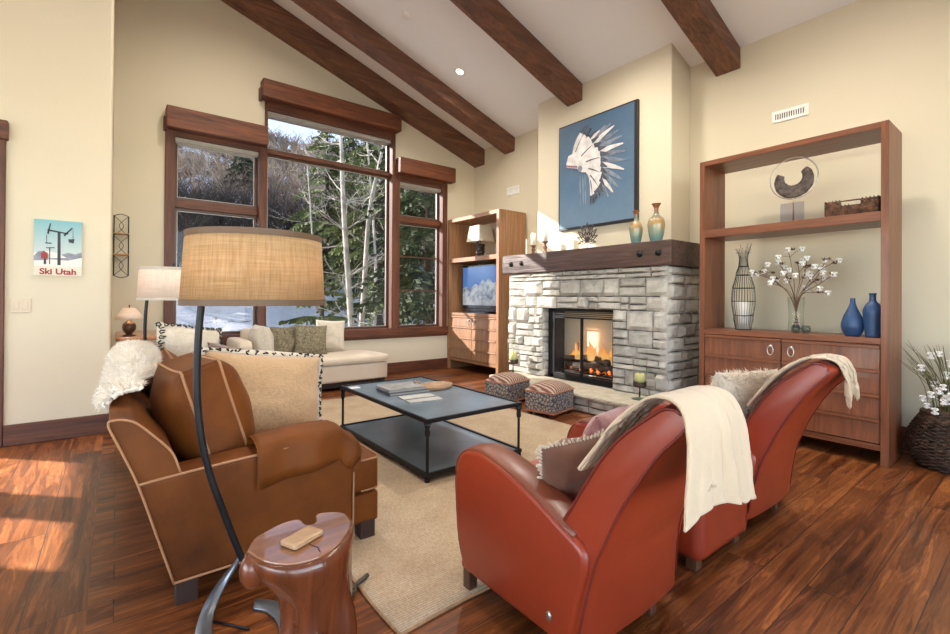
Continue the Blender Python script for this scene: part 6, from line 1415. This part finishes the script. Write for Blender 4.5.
# ski print on the left wall
sp_ = thing('wall_print', 'small ski poster canvas with a chairlift on the left wall', 'poster', (-.385, 5.17, 1.37)); px0, px1, pz0, pz1 = -.533, -.236, 1.368, 1.828; PY = 5.148
m, nt, b = _new('poster_sky'); v = coords(nt); s3 = N(nt, 'ShaderNodeSeparateXYZ'); nt.links.new(v, s3.inputs[0]); mr = N(nt, 'ShaderNodeMapRange'); mr.inputs[1].default_value = .15; mr.inputs[2].default_value = .46; nt.links.new(s3.outputs[2], mr.inputs[0]); nt.links.new(ramp(nt, mr.outputs[0], [(0, (.55, .62, .60)), (1, (.18, .42, .48))]), b.inputs['Base Color']); b.inputs['Roughness'].default_value = .6
obj('canvas', bx(px0, px1, PY, 5.1695, pz0, pz1), m, sp_, bevel=.002)
W_, H_ = px1 - px0, pz1 - pz0
def pp2(u, v_, l): return (px0 + u * W_, PY - l, pz1 - v_ * H_)
def poly(name, pts, mat_, l, par=sp_):
    bm = B()
    for pl in pts: prism(bm, [(px0 + u * W_, pz1 - v_ * H_) for u, v_ in pl], 'Y', PY - l, PY - l + .0004)
    return obj(name, bm, mat_, par)
psn = plain('poster_snow', (.74, .73, .70), .6, var=.05); pgr = plain('poster_grey', (.26, .27, .33), .6, var=.2, nscale=30); pdk = plain('poster_black', (.03, .035, .045), .6); prd = plain('poster_red', (.30, .035, .035), .6); pcr = plain('poster_cream', (.72, .66, .55), .6, var=.05)
poly('snow_ground', [[(0, .60), (.3, .56), (.6, .62), (1, .58), (1, .84), (0, .84)]], psn, .0006); poly('left_mountain', [[(0, .66), (.08, .58), (.2, .56), (.3, .62), (.3, .70), (0, .74)]], pgr, .0009); poly('right_mountain', [[(.55, .62), (.7, .58), (.85, .60), (1, .56), (1, .66), (.7, .68)]], pgr, .0009); poly('dark_slope', [[(0, .68), (.25, .66), (.3, .72), (0, .74)], [(.3, .69), (1, .66), (.7, .72), (.3, .71)]], pgr, .0011)
poly('lift_tower', [[(.48, .20), (.54, .20), (.55, .81), (.48, .81)], [(.27, .17), (.70, .22), (.70, .245), (.27, .20)], [(.26, .25), (.32, .06), (.345, .065), (.30, .26)], [(.60, .26), (.78, .11), (.80, .13), (.63, .28)], [(.31, .50), (.33, .50), (.33, .80), (.31, .80)], [(.24, .50), (.42, .49), (.42, .505), (.24, .515)]], pdk, .0014)
poly('lift_chairs', [[(.25, .27), (.262, .27), (.262, .42), (.25, .42)], [(.23, .41), (.36, .41), (.36, .43), (.23, .43)], [(.70, .33), (.84, .32), (.82, .40), (.72, .39)], [(.80, .14), (.808, .14), (.812, .34), (.80, .34)]], pdk, .0015)
poly('skier', [[(.14, .62), (.20, .56), (.28, .60), (.28, .70), (.15, .70)]], prd, .0016); poly('skier_legs', [[(.20, .70), (.25, .70), (.25, .80), (.20, .80)]], pdk, .0016); poly('caption_band', [[(0, .835), (1, .835), (1, 1), (0, 1)]], pcr, .0012)
Mt = Matrix.Translation((px0 + W_ * .5, PY - .0020, pz1 - .975 * H_)) @ Matrix(((1, 0, 0, 0), (0, 0, -1, 0), (0, 1, 0, 0), (0, 0, 0, 1)))
bm = text_bm('Ski Utah', .066, Mt @ Matrix.Diagonal((1.02, 1, 1, 1)), .0004, .0022); tx = obj('lettering', bm, prd, sp_, recalc=False)
# light switch
ls = thing('light_switch', 'double light switch plate on the left wall', 'switch', (-.605, 5.17, 1.06)); sw = plain('almond_plastic', (.62, .52, .38), .4); obj('plate', bx(-.668, -.548, 5.162, 5.1695, 1.062, 1.182), sw, ls, bevel=.003)
for x in (-.634, -.582): obj('rocker', bx(x - .017, x + .017, 5.157, 5.1625, 1.088, 1.156), sw, ls, bevel=.002)
